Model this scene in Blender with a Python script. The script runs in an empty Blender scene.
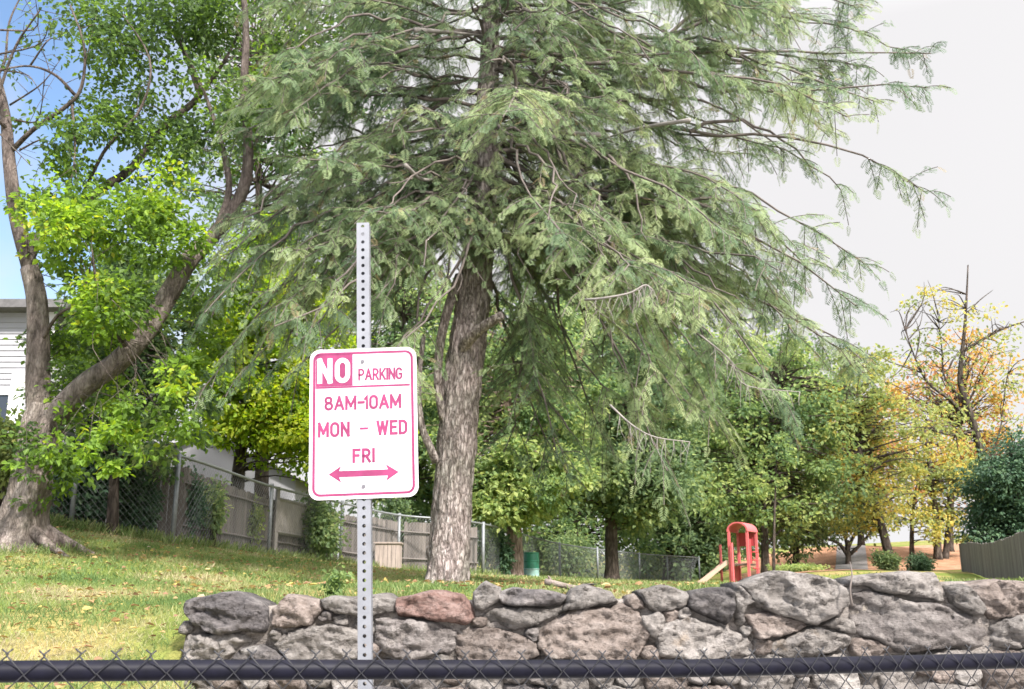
import bpy, math, random
import numpy as np
from mathutils import Vector, noise as mnoise
from mathutils.geometry import delaunay_2d_cdt

SC = bpy.context.scene
COL = SC.collection
R = math.radians
rng = np.random.default_rng(11)
random.seed(11)

# ------------------------------------------------------------------ camera
W, H, F = 1024, 689, 1005.0
PITCH = R(14.0)
CZ = 1.40
cd = bpy.data.cameras.new('camera'); cam = bpy.data.objects.new('camera', cd); COL.objects.link(cam)
cam.location = (0, 0, CZ); cam.rotation_euler = (R(90) + PITCH, 0, 0)
cd.sensor_width = 36; cd.lens = 36 * F / W
cd.clip_start = 0.05; cd.clip_end = 3000
cd.dof.use_dof = True; cd.dof.focus_distance = 4.2; cd.dof.aperture_fstop = 9.0
SC.camera = cam

# ------------------------------------------------------------------ light
SUN_AZ, SUN_EL = R(150), R(42)          # azimuth clockwise from +Y
world = bpy.data.worlds.new('World'); SC.world = world; world.use_nodes = True
nt = world.node_tree; nt.nodes.clear()
def N(t, kind, **kw):
    n = t.nodes.new(kind)
    for k, v in kw.items(): setattr(n, k, v)
    return n
out = N(nt, 'ShaderNodeOutputWorld'); bg = N(nt, 'ShaderNodeBackground')
sky = N(nt, 'ShaderNodeTexSky'); sky.sky_type = 'NISHITA'; sky.sun_disc = False
sky.sun_elevation = SUN_EL; sky.sun_rotation = SUN_AZ; sky.air_density = 1.0; sky.dust_density = 0.6
tc = N(nt, 'ShaderNodeTexCoord')
nz = N(nt, 'ShaderNodeTexNoise'); nz.inputs['Scale'].default_value = 3.2; nz.inputs['Detail'].default_value = 6; nz.inputs['Roughness'].default_value = .55
nt.links.new(tc.outputs['Generated'], nz.inputs['Vector'])
sp = N(nt, 'ShaderNodeSeparateXYZ'); nt.links.new(tc.outputs['Generated'], sp.inputs[0])
mr = N(nt, 'ShaderNodeMapRange'); mr.inputs['From Min'].default_value = -.40; mr.inputs['From Max'].default_value = -.20
nt.links.new(sp.outputs['X'], mr.inputs['Value'])
ad = N(nt, 'ShaderNodeMath', operation='ADD'); nt.links.new(mr.outputs[0], ad.inputs[0])
mr2 = N(nt, 'ShaderNodeMapRange'); mr2.inputs['From Min'].default_value = .50; mr2.inputs['From Max'].default_value = .72
nt.links.new(nz.outputs['Fac'], mr2.inputs['Value']); nt.links.new(mr2.outputs[0], ad.inputs[1]); ad.use_clamp = True
mx = N(nt, 'ShaderNodeMix', data_type='RGBA')
nt.links.new(ad.outputs[0], mx.inputs['Factor'])
hs = N(nt, 'ShaderNodeHueSaturation'); hs.inputs['Value'].default_value = .68; hs.inputs['Saturation'].default_value = 1.05
nt.links.new(sky.outputs[0], hs.inputs['Color']); nt.links.new(hs.outputs[0], mx.inputs['A'])
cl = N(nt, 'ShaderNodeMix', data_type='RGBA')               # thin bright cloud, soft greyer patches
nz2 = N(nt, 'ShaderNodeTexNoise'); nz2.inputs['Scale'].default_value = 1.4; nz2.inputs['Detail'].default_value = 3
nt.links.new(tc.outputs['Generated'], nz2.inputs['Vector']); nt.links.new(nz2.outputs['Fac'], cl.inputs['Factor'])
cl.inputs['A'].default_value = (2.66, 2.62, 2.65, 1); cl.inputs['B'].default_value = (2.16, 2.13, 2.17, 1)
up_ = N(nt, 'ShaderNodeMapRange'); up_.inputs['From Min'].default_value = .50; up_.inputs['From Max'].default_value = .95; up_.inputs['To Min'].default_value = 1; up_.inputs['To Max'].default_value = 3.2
nt.links.new(sp.outputs['Z'], up_.inputs['Value'])              # cloud brightness boosted overhead, as overcast tends to be, for added fill light ...
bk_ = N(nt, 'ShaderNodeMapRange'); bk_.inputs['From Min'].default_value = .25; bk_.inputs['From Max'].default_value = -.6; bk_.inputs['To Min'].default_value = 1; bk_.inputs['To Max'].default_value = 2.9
nt.links.new(sp.outputs['Y'], bk_.inputs['Value'])              # ... and boosted behind the camera, unseen, for fill on the foliage
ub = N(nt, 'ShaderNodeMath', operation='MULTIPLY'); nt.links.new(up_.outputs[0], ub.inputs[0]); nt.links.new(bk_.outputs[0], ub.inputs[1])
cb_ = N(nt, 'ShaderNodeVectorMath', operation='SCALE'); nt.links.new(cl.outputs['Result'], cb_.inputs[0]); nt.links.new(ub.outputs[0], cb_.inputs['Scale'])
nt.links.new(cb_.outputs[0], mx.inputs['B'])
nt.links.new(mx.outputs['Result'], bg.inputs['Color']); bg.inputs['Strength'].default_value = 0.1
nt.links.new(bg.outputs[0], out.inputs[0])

sl = bpy.data.lights.new('sun', 'SUN'); sun = bpy.data.objects.new('sun', sl); COL.objects.link(sun)
sl.energy = 2.9; sl.angle = R(5); sl.color = (1.0, .95, .88)
sdir = Vector((math.sin(SUN_AZ) * math.cos(SUN_EL), math.cos(SUN_AZ) * math.cos(SUN_EL), math.sin(SUN_EL)))
sun.rotation_euler = sdir.to_track_quat('Z', 'Y').to_euler()

SC.view_settings.view_transform = 'Standard'; SC.view_settings.look = 'None'
SC.view_settings.exposure = 1.95; SC.view_settings.gamma = 1.0
SC.render.engine = 'CYCLES'
SC.cycles.max_bounces = 5; SC.cycles.diffuse_bounces = 4; SC.cycles.glossy_bounces = 2; SC.cycles.transmission_bounces = 4

# ------------------------------------------------------------------ helpers
CP, SP = math.cos(PITCH), math.sin(PITCH)
def P(px, py, Y):
    u = (px - 512) / F; v = (344.5 - py) / F
    t = Y / (CP - v * SP)
    return np.array([u * t, Y, CZ + t * (SP + v * CP)])
def mpp(Y): return Y / F                     # metres per pixel, about

def link(o, parent=None):
    COL.objects.link(o)
    if parent is not None: o.parent = parent
    return o
def tag(o, label=None, cat=None, group=None, kind=None):
    if label: o['label'] = label
    if cat: o['category'] = cat
    if group: o['group'] = group
    if kind: o['kind'] = kind
    return o
def empty(name, loc=(0, 0, 0)):
    o = bpy.data.objects.new(name, None); o.location = loc; o.empty_display_size = .2
    return link(o)
def copy_tree(o, parent=None):
    c = o.copy(); link(c, parent)
    for ch in list(o.children): copy_tree(ch, c)
    return c

class MB:
    """collects vertices, polygons and a per-vertex tint"""
    def __init__(s): s.v = []; s.n = 0; s.q = []; s.t = []; s.ng = []; s.tint = []
    def arr(s, v, quads=None, tris=None, tint=None):
        v = np.asarray(v, dtype=np.float32).reshape(-1, 3)
        if quads is not None and len(quads): s.q.append(np.asarray(quads, dtype=np.int64) + s.n)
        if tris is not None and len(tris): s.t.append(np.asarray(tris, dtype=np.int64) + s.n)
        s.v.append(v)
        s.tint.append(np.full(len(v), .5, np.float32) if tint is None else np.broadcast_to(np.asarray(tint, dtype=np.float32), (len(v),)))
        s.n += len(v); return s
    def box(s, c, size, rz=0, tilt=None):
        x, y, z = [k / 2 for k in size]
        v = np.array([[-x,-y,-z],[x,-y,-z],[x,y,-z],[-x,y,-z],[-x,-y,z],[x,-y,z],[x,y,z],[-x,y,z]])
        if tilt is not None: v = v @ np.asarray(tilt).T
        if rz: ca, sa = math.cos(rz), math.sin(rz); v = v @ np.array([[ca, sa, 0], [-sa, ca, 0], [0, 0, 1]])
        return s.arr(v + np.asarray(c), [[0,3,2,1],[4,5,6,7],[0,1,5,4],[1,2,6,5],[2,3,7,6],[3,0,4,7]])
    def prism(s, pts2, y0, y1):
        """polygon in (x,z), extruded along y"""
        n = len(pts2)
        v = [[p[0], y0, p[1]] for p in pts2] + [[p[0], y1, p[1]] for p in pts2]
        s.ng.append([s.n + i for i in range(n)]); s.ng.append([s.n + n + i for i in range(n - 1, -1, -1)])
        return s.arr(v, [[i, i + n, (i + 1) % n + n, (i + 1) % n] for i in range(n)])
    def tube(s, pts, rad, sides=8, rough=0., seed=0, cap=True, tint=None, flute=0.):
        pts = np.asarray(pts, float); n = len(pts)
        rad = np.broadcast_to(np.asarray(rad, float), (n,))
        d = np.gradient(pts, axis=0); d /= np.linalg.norm(d, axis=1)[:, None] + 1e-9
        ref = np.array([0, 0, 1.]) if abs(d[0][2]) < .8 else np.array([0, 1., 0])
        a = np.linspace(0, 2 * np.pi, sides, endpoint=False)
        V = []
        x = np.cross(ref, d[0]); x /= np.linalg.norm(x)
        for i in range(n):
            x = x - d[i] * np.dot(x, d[i]); x /= np.linalg.norm(x) + 1e-9
            y = np.cross(d[i], x)
            r = rad[i] * np.ones(sides)
            if rough:
                for k in range(sides):
                    q = Vector((math.cos(a[k]) * 2.2 + seed, math.sin(a[k]) * 2.2, float(np.sum(pts[i]) * .55)))
                    r[k] *= 1 + rough * mnoise.noise(q) + rough * .5 * mnoise.noise(q * 2.7)
            if flute:
                for k in range(sides):
                    q = Vector((math.cos(a[k]) * 5.5 + seed, math.sin(a[k]) * 5.5, float(pts[i][2] * 2.6)))
                    r[k] *= 1 + flute * (abs(mnoise.noise(q)) * 1.3 + abs(mnoise.noise(q * 2.1)) * .8 - .5)
            V.append(pts[i] + np.outer(np.cos(a) * r, x) + np.outer(np.sin(a) * r, y))
        V = np.concatenate(V)
        q = []
        for i in range(n - 1):
            for k in range(sides):
                k2 = (k + 1) % sides
                q.append([i * sides + k, i * sides + k2, (i + 1) * sides + k2, (i + 1) * sides + k])
        base = s.n
        s.arr(V, q, tint=tint)
        if cap:
            s.ng.append([base + k for k in range(sides - 1, -1, -1)])
            s.ng.append([base + (n - 1) * sides + k for k in range(sides)])
        return s
    def build(s, name, mat, parent=None, smooth=False, tint=False):
        me = bpy.data.meshes.new(name)
        v = np.concatenate(s.v)
        loops = []; tot = []
        if s.q: q = np.concatenate(s.q); loops.append(q.ravel()); tot.append(np.full(len(q), 4))
        if s.t: t = np.concatenate(s.t); loops.append(t.ravel()); tot.append(np.full(len(t), 3))
        for g in s.ng: loops.append(np.array(g)); tot.append(np.array([len(g)]))
        loops = np.concatenate(loops).astype(np.int32); tot = np.concatenate(tot).astype(np.int32)
        me.vertices.add(len(v)); me.vertices.foreach_set('co', v.ravel())
        me.loops.add(len(loops)); me.loops.foreach_set('vertex_index', loops)
        me.polygons.add(len(tot))
        st = np.concatenate([[0], np.cumsum(tot)[:-1]]).astype(np.int32)
        me.polygons.foreach_set('loop_start', st); me.polygons.foreach_set('loop_total', tot)
        me.polygons.foreach_set('use_smooth', np.full(len(tot), bool(smooth)))
        if tint:
            a = me.attributes.new('tint', 'FLOAT', 'POINT'); a.data.foreach_set('value', np.concatenate(s.tint).astype(np.float32))
        me.update(calc_edges=True); me.validate()
        me.materials.append(mat)
        o = bpy.data.objects.new(name, me)
        if parent is not None:                       # keep world coordinates under a moved parent
            link(o, parent); o.matrix_parent_inverse = parent_inv(parent)
        else: link(o)
        return o
def parent_inv(p):
    from mathutils import Matrix
    m = Matrix.Identity(4); q = p
    chain = []
    while q is not None: chain.append(q); q = q.parent
    for c in reversed(chain): m = m @ c.matrix_parent_inverse @ c.matrix_basis
    return m.inverted()

def instances(mb, T, faces, pos, X, Y, Z, sc, tint, tris=None):
    T = np.asarray(T, float); n = len(pos); V = len(T)
    sc = np.broadcast_to(np.asarray(sc, float), (n,))
    v = (T[None, :, 0, None] * X[:, None, :] + T[None, :, 1, None] * Y[:, None, :] + T[None, :, 2, None] * Z[:, None, :]) * sc[:, None, None] + pos[:, None, :]
    f = (np.asarray(faces)[None] + (np.arange(n) * V)[:, None, None]).reshape(-1, len(faces[0]))
    tt = np.repeat(np.broadcast_to(np.asarray(tint, float), (n,)), V)
    if len(faces[0]) == 4: mb.arr(v.reshape(-1, 3), f, tint=tt)
    else: mb.arr(v.reshape(-1, 3), None, f, tint=tt)
def unit(a): return a / (np.linalg.norm(a, axis=-1, keepdims=True) + 1e-9)
def frames(D, up):
    Yv = unit(D); X = unit(np.cross(Yv, up)); Z = np.cross(X, Yv)
    return X, Yv, Z
def smooth_path(pts, n):
    """Catmull-Rom through pts"""
    p = np.asarray(pts, float)
    if len(p) < 3: return np.array([p[0] + (p[-1] - p[0]) * t for t in np.linspace(0, 1, n)])
    q = np.vstack([2 * p[0] - p[1], p, 2 * p[-1] - p[-2]])
    o = []
    for t in np.linspace(0, len(p) - 1, n):
        i = min(int(t), len(p) - 2); f = t - i
        a, b, c, d = q[i], q[i + 1], q[i + 2], q[i + 3]
        o.append(.5 * (2 * b + (c - a) * f + (2 * a - 5 * b + 4 * c - d) * f * f + (3 * b - a - 3 * c + d) * f ** 3))
    return np.array(o)

# ------------------------------------------------------------------ materials
def newmat(name):
    m = bpy.data.materials.new(name); m.use_nodes = True; t = m.node_tree
    return m, t, t.nodes['Principled BSDF'], t.nodes['Material Output']
def ramp(t, cols, src, interp='LINEAR'):
    r = N(t, 'ShaderNodeValToRGB'); r.color_ramp.interpolation = interp
    e = r.color_ramp.elements
    while len(e) < len(cols): e.new(.5)
    for i, (p, c) in enumerate(cols): e[i].position = p; e[i].color = (*c, 1)
    t.links.new(src, r.inputs[0]); return r
def tex(t, scale, detail=5, rough=.55, stretch=None, kind='noise', coord='Object'):
    c = N(t, 'ShaderNodeTexCoord'); src = c.outputs[coord]
    if stretch is not None:
        mp = N(t, 'ShaderNodeMapping'); mp.inputs['Scale'].default_value = stretch; t.links.new(src, mp.inputs[0]); src = mp.outputs[0]
    if kind == 'noise':
        n = N(t, 'ShaderNodeTexNoise'); n.inputs['Scale'].default_value = scale; n.inputs['Detail'].default_value = detail; n.inputs['Roughness'].default_value = rough
    else:
        n = N(t, 'ShaderNodeTexVoronoi'); n.inputs['Scale'].default_value = scale; n.feature = kind
    t.links.new(src, n.inputs['Vector']); return n
def bump(t, bs, src, strength=.4, dist=.02, prev=None):
    b = N(t, 'ShaderNodeBump'); b.inputs['Strength'].default_value = strength; b.inputs['Distance'].default_value = dist
    t.links.new(src, b.inputs['Height'])
    if prev: t.links.new(prev.outputs[0], b.inputs['Normal'])
    t.links.new(b.outputs[0], bs.inputs['Normal']); return b

def leaf_mat(name, cols, trans=.38, rough=.55):
    m, t, b, o = newmat(name)
    at = N(t, 'ShaderNodeAttribute'); at.attribute_name = 'tint'
    r = ramp(t, cols, at.outputs['Fac'])
    b.inputs['Roughness'].default_value = rough; b.inputs['Specular IOR Level'].default_value = .25
    t.links.new(r.outputs[0], b.inputs['Base Color'])
    tr = N(t, 'ShaderNodeBsdfTranslucent')
    h = N(t, 'ShaderNodeHueSaturation'); h.inputs['Hue'].default_value = .49; h.inputs['Saturation'].default_value = 1.12; h.inputs['Value'].default_value = 1.35
    t.links.new(r.outputs[0], h.inputs['Color']); t.links.new(h.outputs[0], tr.inputs[0])
    mixs = N(t, 'ShaderNodeMixShader'); mixs.inputs[0].default_value = trans
    t.links.new(b.outputs[0], mixs.inputs[1]); t.links.new(tr.outputs[0], mixs.inputs[2]); t.links.new(mixs.outputs[0], o.inputs[0])
    return m
def bark_mat(name, dark, mid, light, stretch=(1, 1, .16), scale=14, bd=.03, plate=.95, crack=.75):
    m, t, b, o = newmat(name)
    n1 = tex(t, scale, 8, .62, stretch); n2 = tex(t, 2.3, 4, .6)
    r = ramp(t, [(.30, dark), (.50, mid), (.70, light)], n1.outputs['Fac'])
    r2 = ramp(t, [(.35, (.72, .74, .70)), (.65, (1.1, 1.06, 1.08))], n2.outputs['Fac'])
    mu = N(t, 'ShaderNodeMix', data_type='RGBA', blend_type='MULTIPLY'); mu.inputs['Factor'].default_value = 1
    t.links.new(r.outputs[0], mu.inputs['A']); t.links.new(r2.outputs[0], mu.inputs['B'])
    c = N(t, 'ShaderNodeTexCoord'); mp = N(t, 'ShaderNodeMapping'); mp.inputs['Scale'].default_value = (1, 1, stretch[2] * 1.1); t.links.new(c.outputs['Object'], mp.inputs[0])
    w = N(t, 'ShaderNodeVectorMath', operation='MULTIPLY_ADD'); t.links.new(n1.outputs['Color'], w.inputs[0]); w.inputs[1].default_value = (.11, .11, .11); t.links.new(mp.outputs[0], w.inputs[2])
    vo = N(t, 'ShaderNodeTexVoronoi'); vo.feature = 'DISTANCE_TO_EDGE'; vo.inputs['Scale'].default_value = scale * plate; t.links.new(w.outputs[0], vo.inputs['Vector'])
    ck = ramp(t, [(.0, (.38, .35, .33)), (.10, (.85, .84, .83)), (.25, (1.05, 1.05, 1.05))], vo.outputs['Distance'])
    m2 = N(t, 'ShaderNodeMix', data_type='RGBA', blend_type='MULTIPLY'); m2.inputs['Factor'].default_value = crack
    t.links.new(mu.outputs['Result'], m2.inputs['A']); t.links.new(ck.outputs[0], m2.inputs['B'])
    t.links.new(m2.outputs['Result'], b.inputs['Base Color']); b.inputs['Roughness'].default_value = .9
    b.inputs['Specular IOR Level'].default_value = .15
    b1_ = bump(t, b, ck.outputs[0], crack, .03); bump(t, b, n1.outputs['Fac'], .9, bd, b1_)
    return m
def simple_mat(name, c, rough=.5, metal=0., spec=.5, nscale=None, namp=.15, bs=0., stretch=None):
    m, t, b, o = newmat(name)
    b.inputs['Base Color'].default_value = (*c, 1); b.inputs['Roughness'].default_value = rough; b.inputs['Metallic'].default_value = metal
    b.inputs['Specular IOR Level'].default_value = spec
    if nscale:
        n = tex(t, nscale, 6, .6, stretch)
        lo = tuple(k * (1 - namp) for k in c); hi = tuple(min(1, k * (1 + namp)) for k in c)
        r = ramp(t, [(.3, lo), (.7, hi)], n.outputs['Fac']); t.links.new(r.outputs[0], b.inputs['Base Color'])
        if bs: bump(t, b, n.outputs['Fac'], bs, .01)
    return m

def board_mat(name, c, amp=.35):
    m, t, b, o = newmat(name); g = N(t, 'ShaderNodeNewGeometry'); n = tex(t, 5, 6, .6, (6, 6, .6))
    r = ramp(t, [(.3, tuple(k * .72 for k in c)), (.7, tuple(k * 1.25 for k in c))], n.outputs['Fac'])
    mp = N(t, 'ShaderNodeMapRange'); mp.inputs['To Min'].default_value = 1 - amp; mp.inputs['To Max'].default_value = 1 + amp; t.links.new(g.outputs['Random Per Island'], mp.inputs['Value'])
    h = N(t, 'ShaderNodeHueSaturation'); t.links.new(mp.outputs[0], h.inputs['Value']); t.links.new(r.outputs[0], h.inputs['Color']); t.links.new(h.outputs[0], b.inputs['Base Color'])
    b.inputs['Roughness'].default_value = .92; b.inputs['Specular IOR Level'].default_value = .2; bump(t, b, n.outputs['Fac'], .5, .01); return m
def stone_mat(name, cols, patch=(.36, .345, .335), patch_at=.60, red=None):
    """weathered fieldstone: layered noise, pale lichen patches, dark pits"""
    m, t, b, o = newmat(name)
    oi = N(t, 'ShaderNodeObjectInfo')
    c = N(t, 'ShaderNodeTexCoord'); off = N(t, 'ShaderNodeVectorMath', operation='MULTIPLY_ADD')
    cmb = N(t, 'ShaderNodeCombineXYZ'); t.links.new(oi.outputs['Random'], cmb.inputs[0]); t.links.new(oi.outputs['Random'], cmb.inputs[2])
    t.links.new(cmb.outputs[0], off.inputs[0]); off.inputs[1].default_value = (37, 11, 53); t.links.new(c.outputs['Object'], off.inputs[2])
    def nz_(scale, detail, rough, stretch=(1, 1, 1)):
        mp = N(t, 'ShaderNodeMapping'); mp.inputs['Scale'].default_value = stretch; mp.inputs['Rotation'].default_value = (0, .35, 0)
        t.links.new(off.outputs[0], mp.inputs[0])
        n = N(t, 'ShaderNodeTexNoise'); n.inputs['Scale'].default_value = scale; n.inputs['Detail'].default_value = detail; n.inputs['Roughness'].default_value = rough
        t.links.new(mp.outputs[0], n.inputs['Vector']); return n
    a = nz_(7, 8, .70, (1, 1, 2.6)); bb = nz_(3.1, 7, .62); f = nz_(46, 7, .70)
    wv = N(t, 'ShaderNodeVectorMath', operation='MULTIPLY_ADD'); t.links.new(a.outputs['Color'], wv.inputs[0]); wv.inputs[1].default_value = (.35, .35, .35); t.links.new(off.outputs[0], wv.inputs[2])
    vo = N(t, 'ShaderNodeTexVoronoi'); vo.feature = 'DISTANCE_TO_EDGE'; vo.inputs['Scale'].default_value = 3.6; t.links.new(wv.outputs[0], vo.inputs['Vector'])
    ck = ramp(t, [(.0, (.30, .27, .26)), (.022, (1, 1, 1))], vo.outputs['Distance'])
    r = ramp(t, cols, a.outputs['Fac'])
    pr = ramp(t, [(patch_at, (0, 0, 0)), (patch_at + .09, (1, 1, 1))], bb.outputs['Fac'])
    m1 = N(t, 'ShaderNodeMix', data_type='RGBA'); t.links.new(pr.outputs[0], m1.inputs['Factor'])
    t.links.new(r.outputs[0], m1.inputs['A']); m1.inputs['B'].default_value = (*patch, 1)
    dk = ramp(t, [(.30, (.45, .43, .43)), (.48, (1, 1, 1)), (.72, (1.28, 1.25, 1.24))], f.outputs['Fac'])
    m2 = N(t, 'ShaderNodeMix', data_type='RGBA', blend_type='MULTIPLY'); m2.inputs['Factor'].default_value = .85
    m3 = N(t, 'ShaderNodeMix', data_type='RGBA', blend_type='MULTIPLY'); m3.inputs['Factor'].default_value = .75
    t.links.new(m1.outputs['Result'], m3.inputs['A']); t.links.new(ck.outputs[0], m3.inputs['B'])
    t.links.new(m3.outputs['Result'], m2.inputs['A']); t.links.new(dk.outputs[0], m2.inputs['B'])
    hv = N(t, 'ShaderNodeHueSaturation'); mrr = N(t, 'ShaderNodeMapRange'); mrr.inputs['To Min'].default_value = .62; mrr.inputs['To Max'].default_value = 1.0
    t.links.new(oi.outputs['Random'], mrr.inputs['Value']); t.links.new(mrr.outputs[0], hv.inputs['Value'])
    t.links.new(m2.outputs['Result'], hv.inputs['Color']); t.links.new(hv.outputs[0], b.inputs['Base Color'])
    b.inputs['Roughness'].default_value = .88; b.inputs['Specular IOR Level'].default_value = .25
    b0_ = bump(t, b, ck.outputs[0], .6, .012); b1 = bump(t, b, a.outputs['Fac'], .9, .04, b0_); bump(t, b, f.outputs['Fac'], .9, .010, b1)
    return m

# ------------------------------------------------------------------ terrain
# control points: picture position and distance of ground that can be seen, solved into a height surface
ctl = [P(x, y, Y) for x, y, Y in [
    (200, 603, 6.7), (330, 604, 6.7), (440, 601, 6.7), (600, 598, 6.7), (760, 597, 6.7), (1000, 592, 6.7),
    (0, 700, 5.2), (90, 700, 5.4), (0, 652, 6.4), (110, 652, 6.4), (150, 640, 6.6), (0, 600, 8.6), (120, 600, 8.6), (300, 595, 9.6), (448, 594, 9.6), (600, 593, 9.6), (760, 592, 9.6), (950, 590, 9.6), (1150, 588, 9.6), (760, 588, 22), (600, 586, 22), (900, 584, 22),
    (0, 548, 13), (40, 540, 13.6), (110, 552, 14), (70, 530, 17), (172, 545, 17.7), (220, 570, 13), (300, 580, 13), (448, 590, 13), (600, 590, 13),
    (268, 557, 22.5), (340, 565, 26), (398, 571, 29), (483, 575, 31), (531, 577, 36), (515, 577, 34), (560, 578, 42), (612, 580, 40), (735, 585, 36), (660, 583, 50), (700, 583, 64), (640, 583, 60), (600, 582, 64), (690, 582, 74), (725, 582, 60), (640, 579, 84), (560, 578, 84), (735, 584, 48),
    (760, 582, 40), (900, 580, 36), (1024, 581, 25), (990, 580, 36),
    (800, 572, 46), (950, 572, 46), (790, 552, 66), (850, 549, 72), (930, 551, 72), (1024, 560, 60)]]
ctl += [np.array(p) for p in [(-40, 18, 3.4), (-40, 50, 3.6), (-30, 90, 4.0), (60, 30, 2.4), (70, 90, 7), (20, 130, 6.5), (-60, 130, 4.5), (0, 95, 4.2), (-14, 6, 1.25), (-12, 4.6, .3), (14, 8, 1.5)]]
ctl = np.array(ctl)
def tps_fit(p, lam=.02):
    n = len(p); d = np.linalg.norm(p[:, None, :2] - p[None, :, :2], axis=2)
    K = np.where(d > 0, d * d * np.log(d + 1e-9), 0) + lam * np.eye(n) * 10
    Q = np.hstack([np.ones((n, 1)), p[:, :2]])
    A = np.block([[K, Q], [Q.T, np.zeros((3, 3))]])
    return np.linalg.solve(A, np.concatenate([p[:, 2], np.zeros(3)]))
TW = tps_fit(ctl)
XL = -1.98                                       # left end of the stone wall
def ground(x, y):
    x = np.atleast_1d(np.asarray(x, float)); y = np.atleast_1d(np.asarray(y, float))
    xc = np.clip(x, -60, 75); yc = np.clip(y, 4.4, 140)
    d = np.sqrt((xc[:, None] - ctl[None, :, 0]) ** 2 + (yc[:, None] - ctl[None, :, 1]) ** 2)
    z = (np.where(d > 0, d * d * np.log(d + 1e-9), 0)) @ TW[:-3] + TW[-3] + TW[-2] * xc + TW[-1] * yc
    z = z + .012 * np.sin(x * 1.7 + y * .9) * np.cos(y * 1.3 - x * .4)
    # in front of the wall the bank rounds off to the pavement
    f = np.clip((x - (XL + .34 * (6.0 - y))) / .6, 0, 1); f = np.where(y < 6.05, f * f * (3 - 2 * f), 0)
    return z * (1 - f) - .05 * f
def gz(x, y): return float(ground([x], [y])[0])

# ---- textures of the ground
def lawn_material():
    m, t, b, o = newmat('lawn')
    a = tex(t, .55, 5, .6); f = tex(t, 9, 6, .7); l = tex(t, 38, 3, .6)
    r = ramp(t, [(.30, (.085, .135, .025)), (.48, (.14, .17, .045)), (.60, (.24, .20, .085)), (.75, (.30, .22, .12))], a.outputs['Fac'])
    r2 = ramp(t, [(.3, (.45, .5, .4)), (.7, (1.4, 1.3, 1.2))], f.outputs['Fac'])
    mu = N(t, 'ShaderNodeMix', data_type='RGBA', blend_type='MULTIPLY'); mu.inputs['Factor'].default_value = 1
    t.links.new(r.outputs[0], mu.inputs['A']); t.links.new(r2.outputs[0], mu.inputs['B']); t.links.new(mu.outputs['Result'], b.inputs['Base Color'])
    b.inputs['Roughness'].default_value = 1; b.inputs['Specular IOR Level'].default_value = .1
    bump(t, b, l.outputs['Fac'], .8, .03); return m
def mulch_material():
    m, t, b, o = newmat('mulch')
    a = tex(t, 1.3, 6, .65); f = tex(t, 12, 5, .7)
    r = ramp(t, [(.3, (.17, .085, .045)), (.5, (.27, .145, .08)), (.7, (.36, .22, .14))], a.outputs['Fac'])
    r2 = ramp(t, [(.3, (.55, .5, .5)), (.7, (1.35, 1.3, 1.25))], f.outputs['Fac'])
    mu = N(t, 'ShaderNodeMix', data_type='RGBA', blend_type='MULTIPLY'); mu.inputs['Factor'].default_value = 1
    t.links.new(r.outputs[0], mu.inputs['A']); t.links.new(r2.outputs[0], mu.inputs['B']); t.links.new(mu.outputs['Result'], b.inputs['Base Color'])
    b.inputs['Roughness'].default_value = 1; bump(t, b, f.outputs['Fac'], .8, .06); return m
M_lawn = lawn_material(); M_mulch = mulch_material()
M_path = simple_mat('path_gravel', (.15, .14, .14), .95, nscale=8, namp=.3, bs=.4)
M_pave = simple_mat('concrete_pavement', (.32, .31, .30), .9, nscale=6, namp=.2, bs=.3)

def sheet(name, xs, ys, mat, dz=0., keep=None, kind='structure'):
    X, Y = np.meshgrid(xs, ys); z = ground(X.ravel(), Y.ravel()) + dz
    v = np.stack([X.ravel(), Y.ravel(), z], 1); nx = len(xs)
    q = []
    for j in range(len(ys) - 1):
        for i in range(nx - 1):
            cx = (xs[i] + xs[i + 1]) / 2; cy = (ys[j] + ys[j + 1]) / 2
            if keep and not keep(cx, cy): continue
            a = j * nx + i; q.append([a, a + 1, a + 1 + nx, a + nx])
    used = np.unique(np.array(q)); mp = np.full(len(v), -1); mp[used] = np.arange(len(used))
    o = MB().arr(v[used], mp[np.array(q)]).build(name, mat, smooth=True); o['kind'] = kind; return o
xs = np.concatenate([np.arange(-900, -60, 60), np.arange(-60, -14, 2), np.arange(-14, XL, .25), [XL], np.arange(-1.9, 16, .3), np.arange(16, 76, 2), np.arange(80, 900, 60)])
ys = np.concatenate([np.arange(4.4, 6.25, .2), [6.25], np.arange(6.5, 20, .3), np.arange(20, 90, 1.2), np.arange(90, 140, 6), np.arange(140, 1200, 80)])
lawn = sheet('lawn', xs, ys, M_lawn, keep=lambda x, y: x < XL + max(0, .34 * (6.1 - y)) + (.6 if y < 6 else .3) or y > 6.25)
pv = MB().arr([[-900, -400, 0], [900, -400, 0], [900, 6.2, 0], [-900, 6.2, 0]], [[0, 1, 2, 3]]).build('pavement', M_pave); pv['kind'] = 'structure'
def mulch_keep(x, y):
    px = 512 + F * x / y
    edge = 47 + 3.5 * math.sin(x * .35)
    return y > edge and px > 735 + 12 * math.sin(y) and x < 62
ml = sheet('mulch_bank', np.arange(9, 64, 1.0), np.arange(44, 110, 1.0), M_mulch, .03, mulch_keep)
pth = []
c0 = P(850, 572, 48); c1 = P(852, 549, 70)
vv = []
for i, f in enumerate(np.linspace(0, 1, 14)):
    c = c0 + (c1 - c0) * f
    for s_ in (-.9, .9): vv.append([c[0] + s_, c[1], gz(c[0] + s_, c[1]) + .06])
MB().arr(vv, [[2 * i, 2 * i + 1, 2 * i + 3, 2 * i + 2] for i in range(13)]).build('path', M_path)['kind'] = 'structure'

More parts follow.
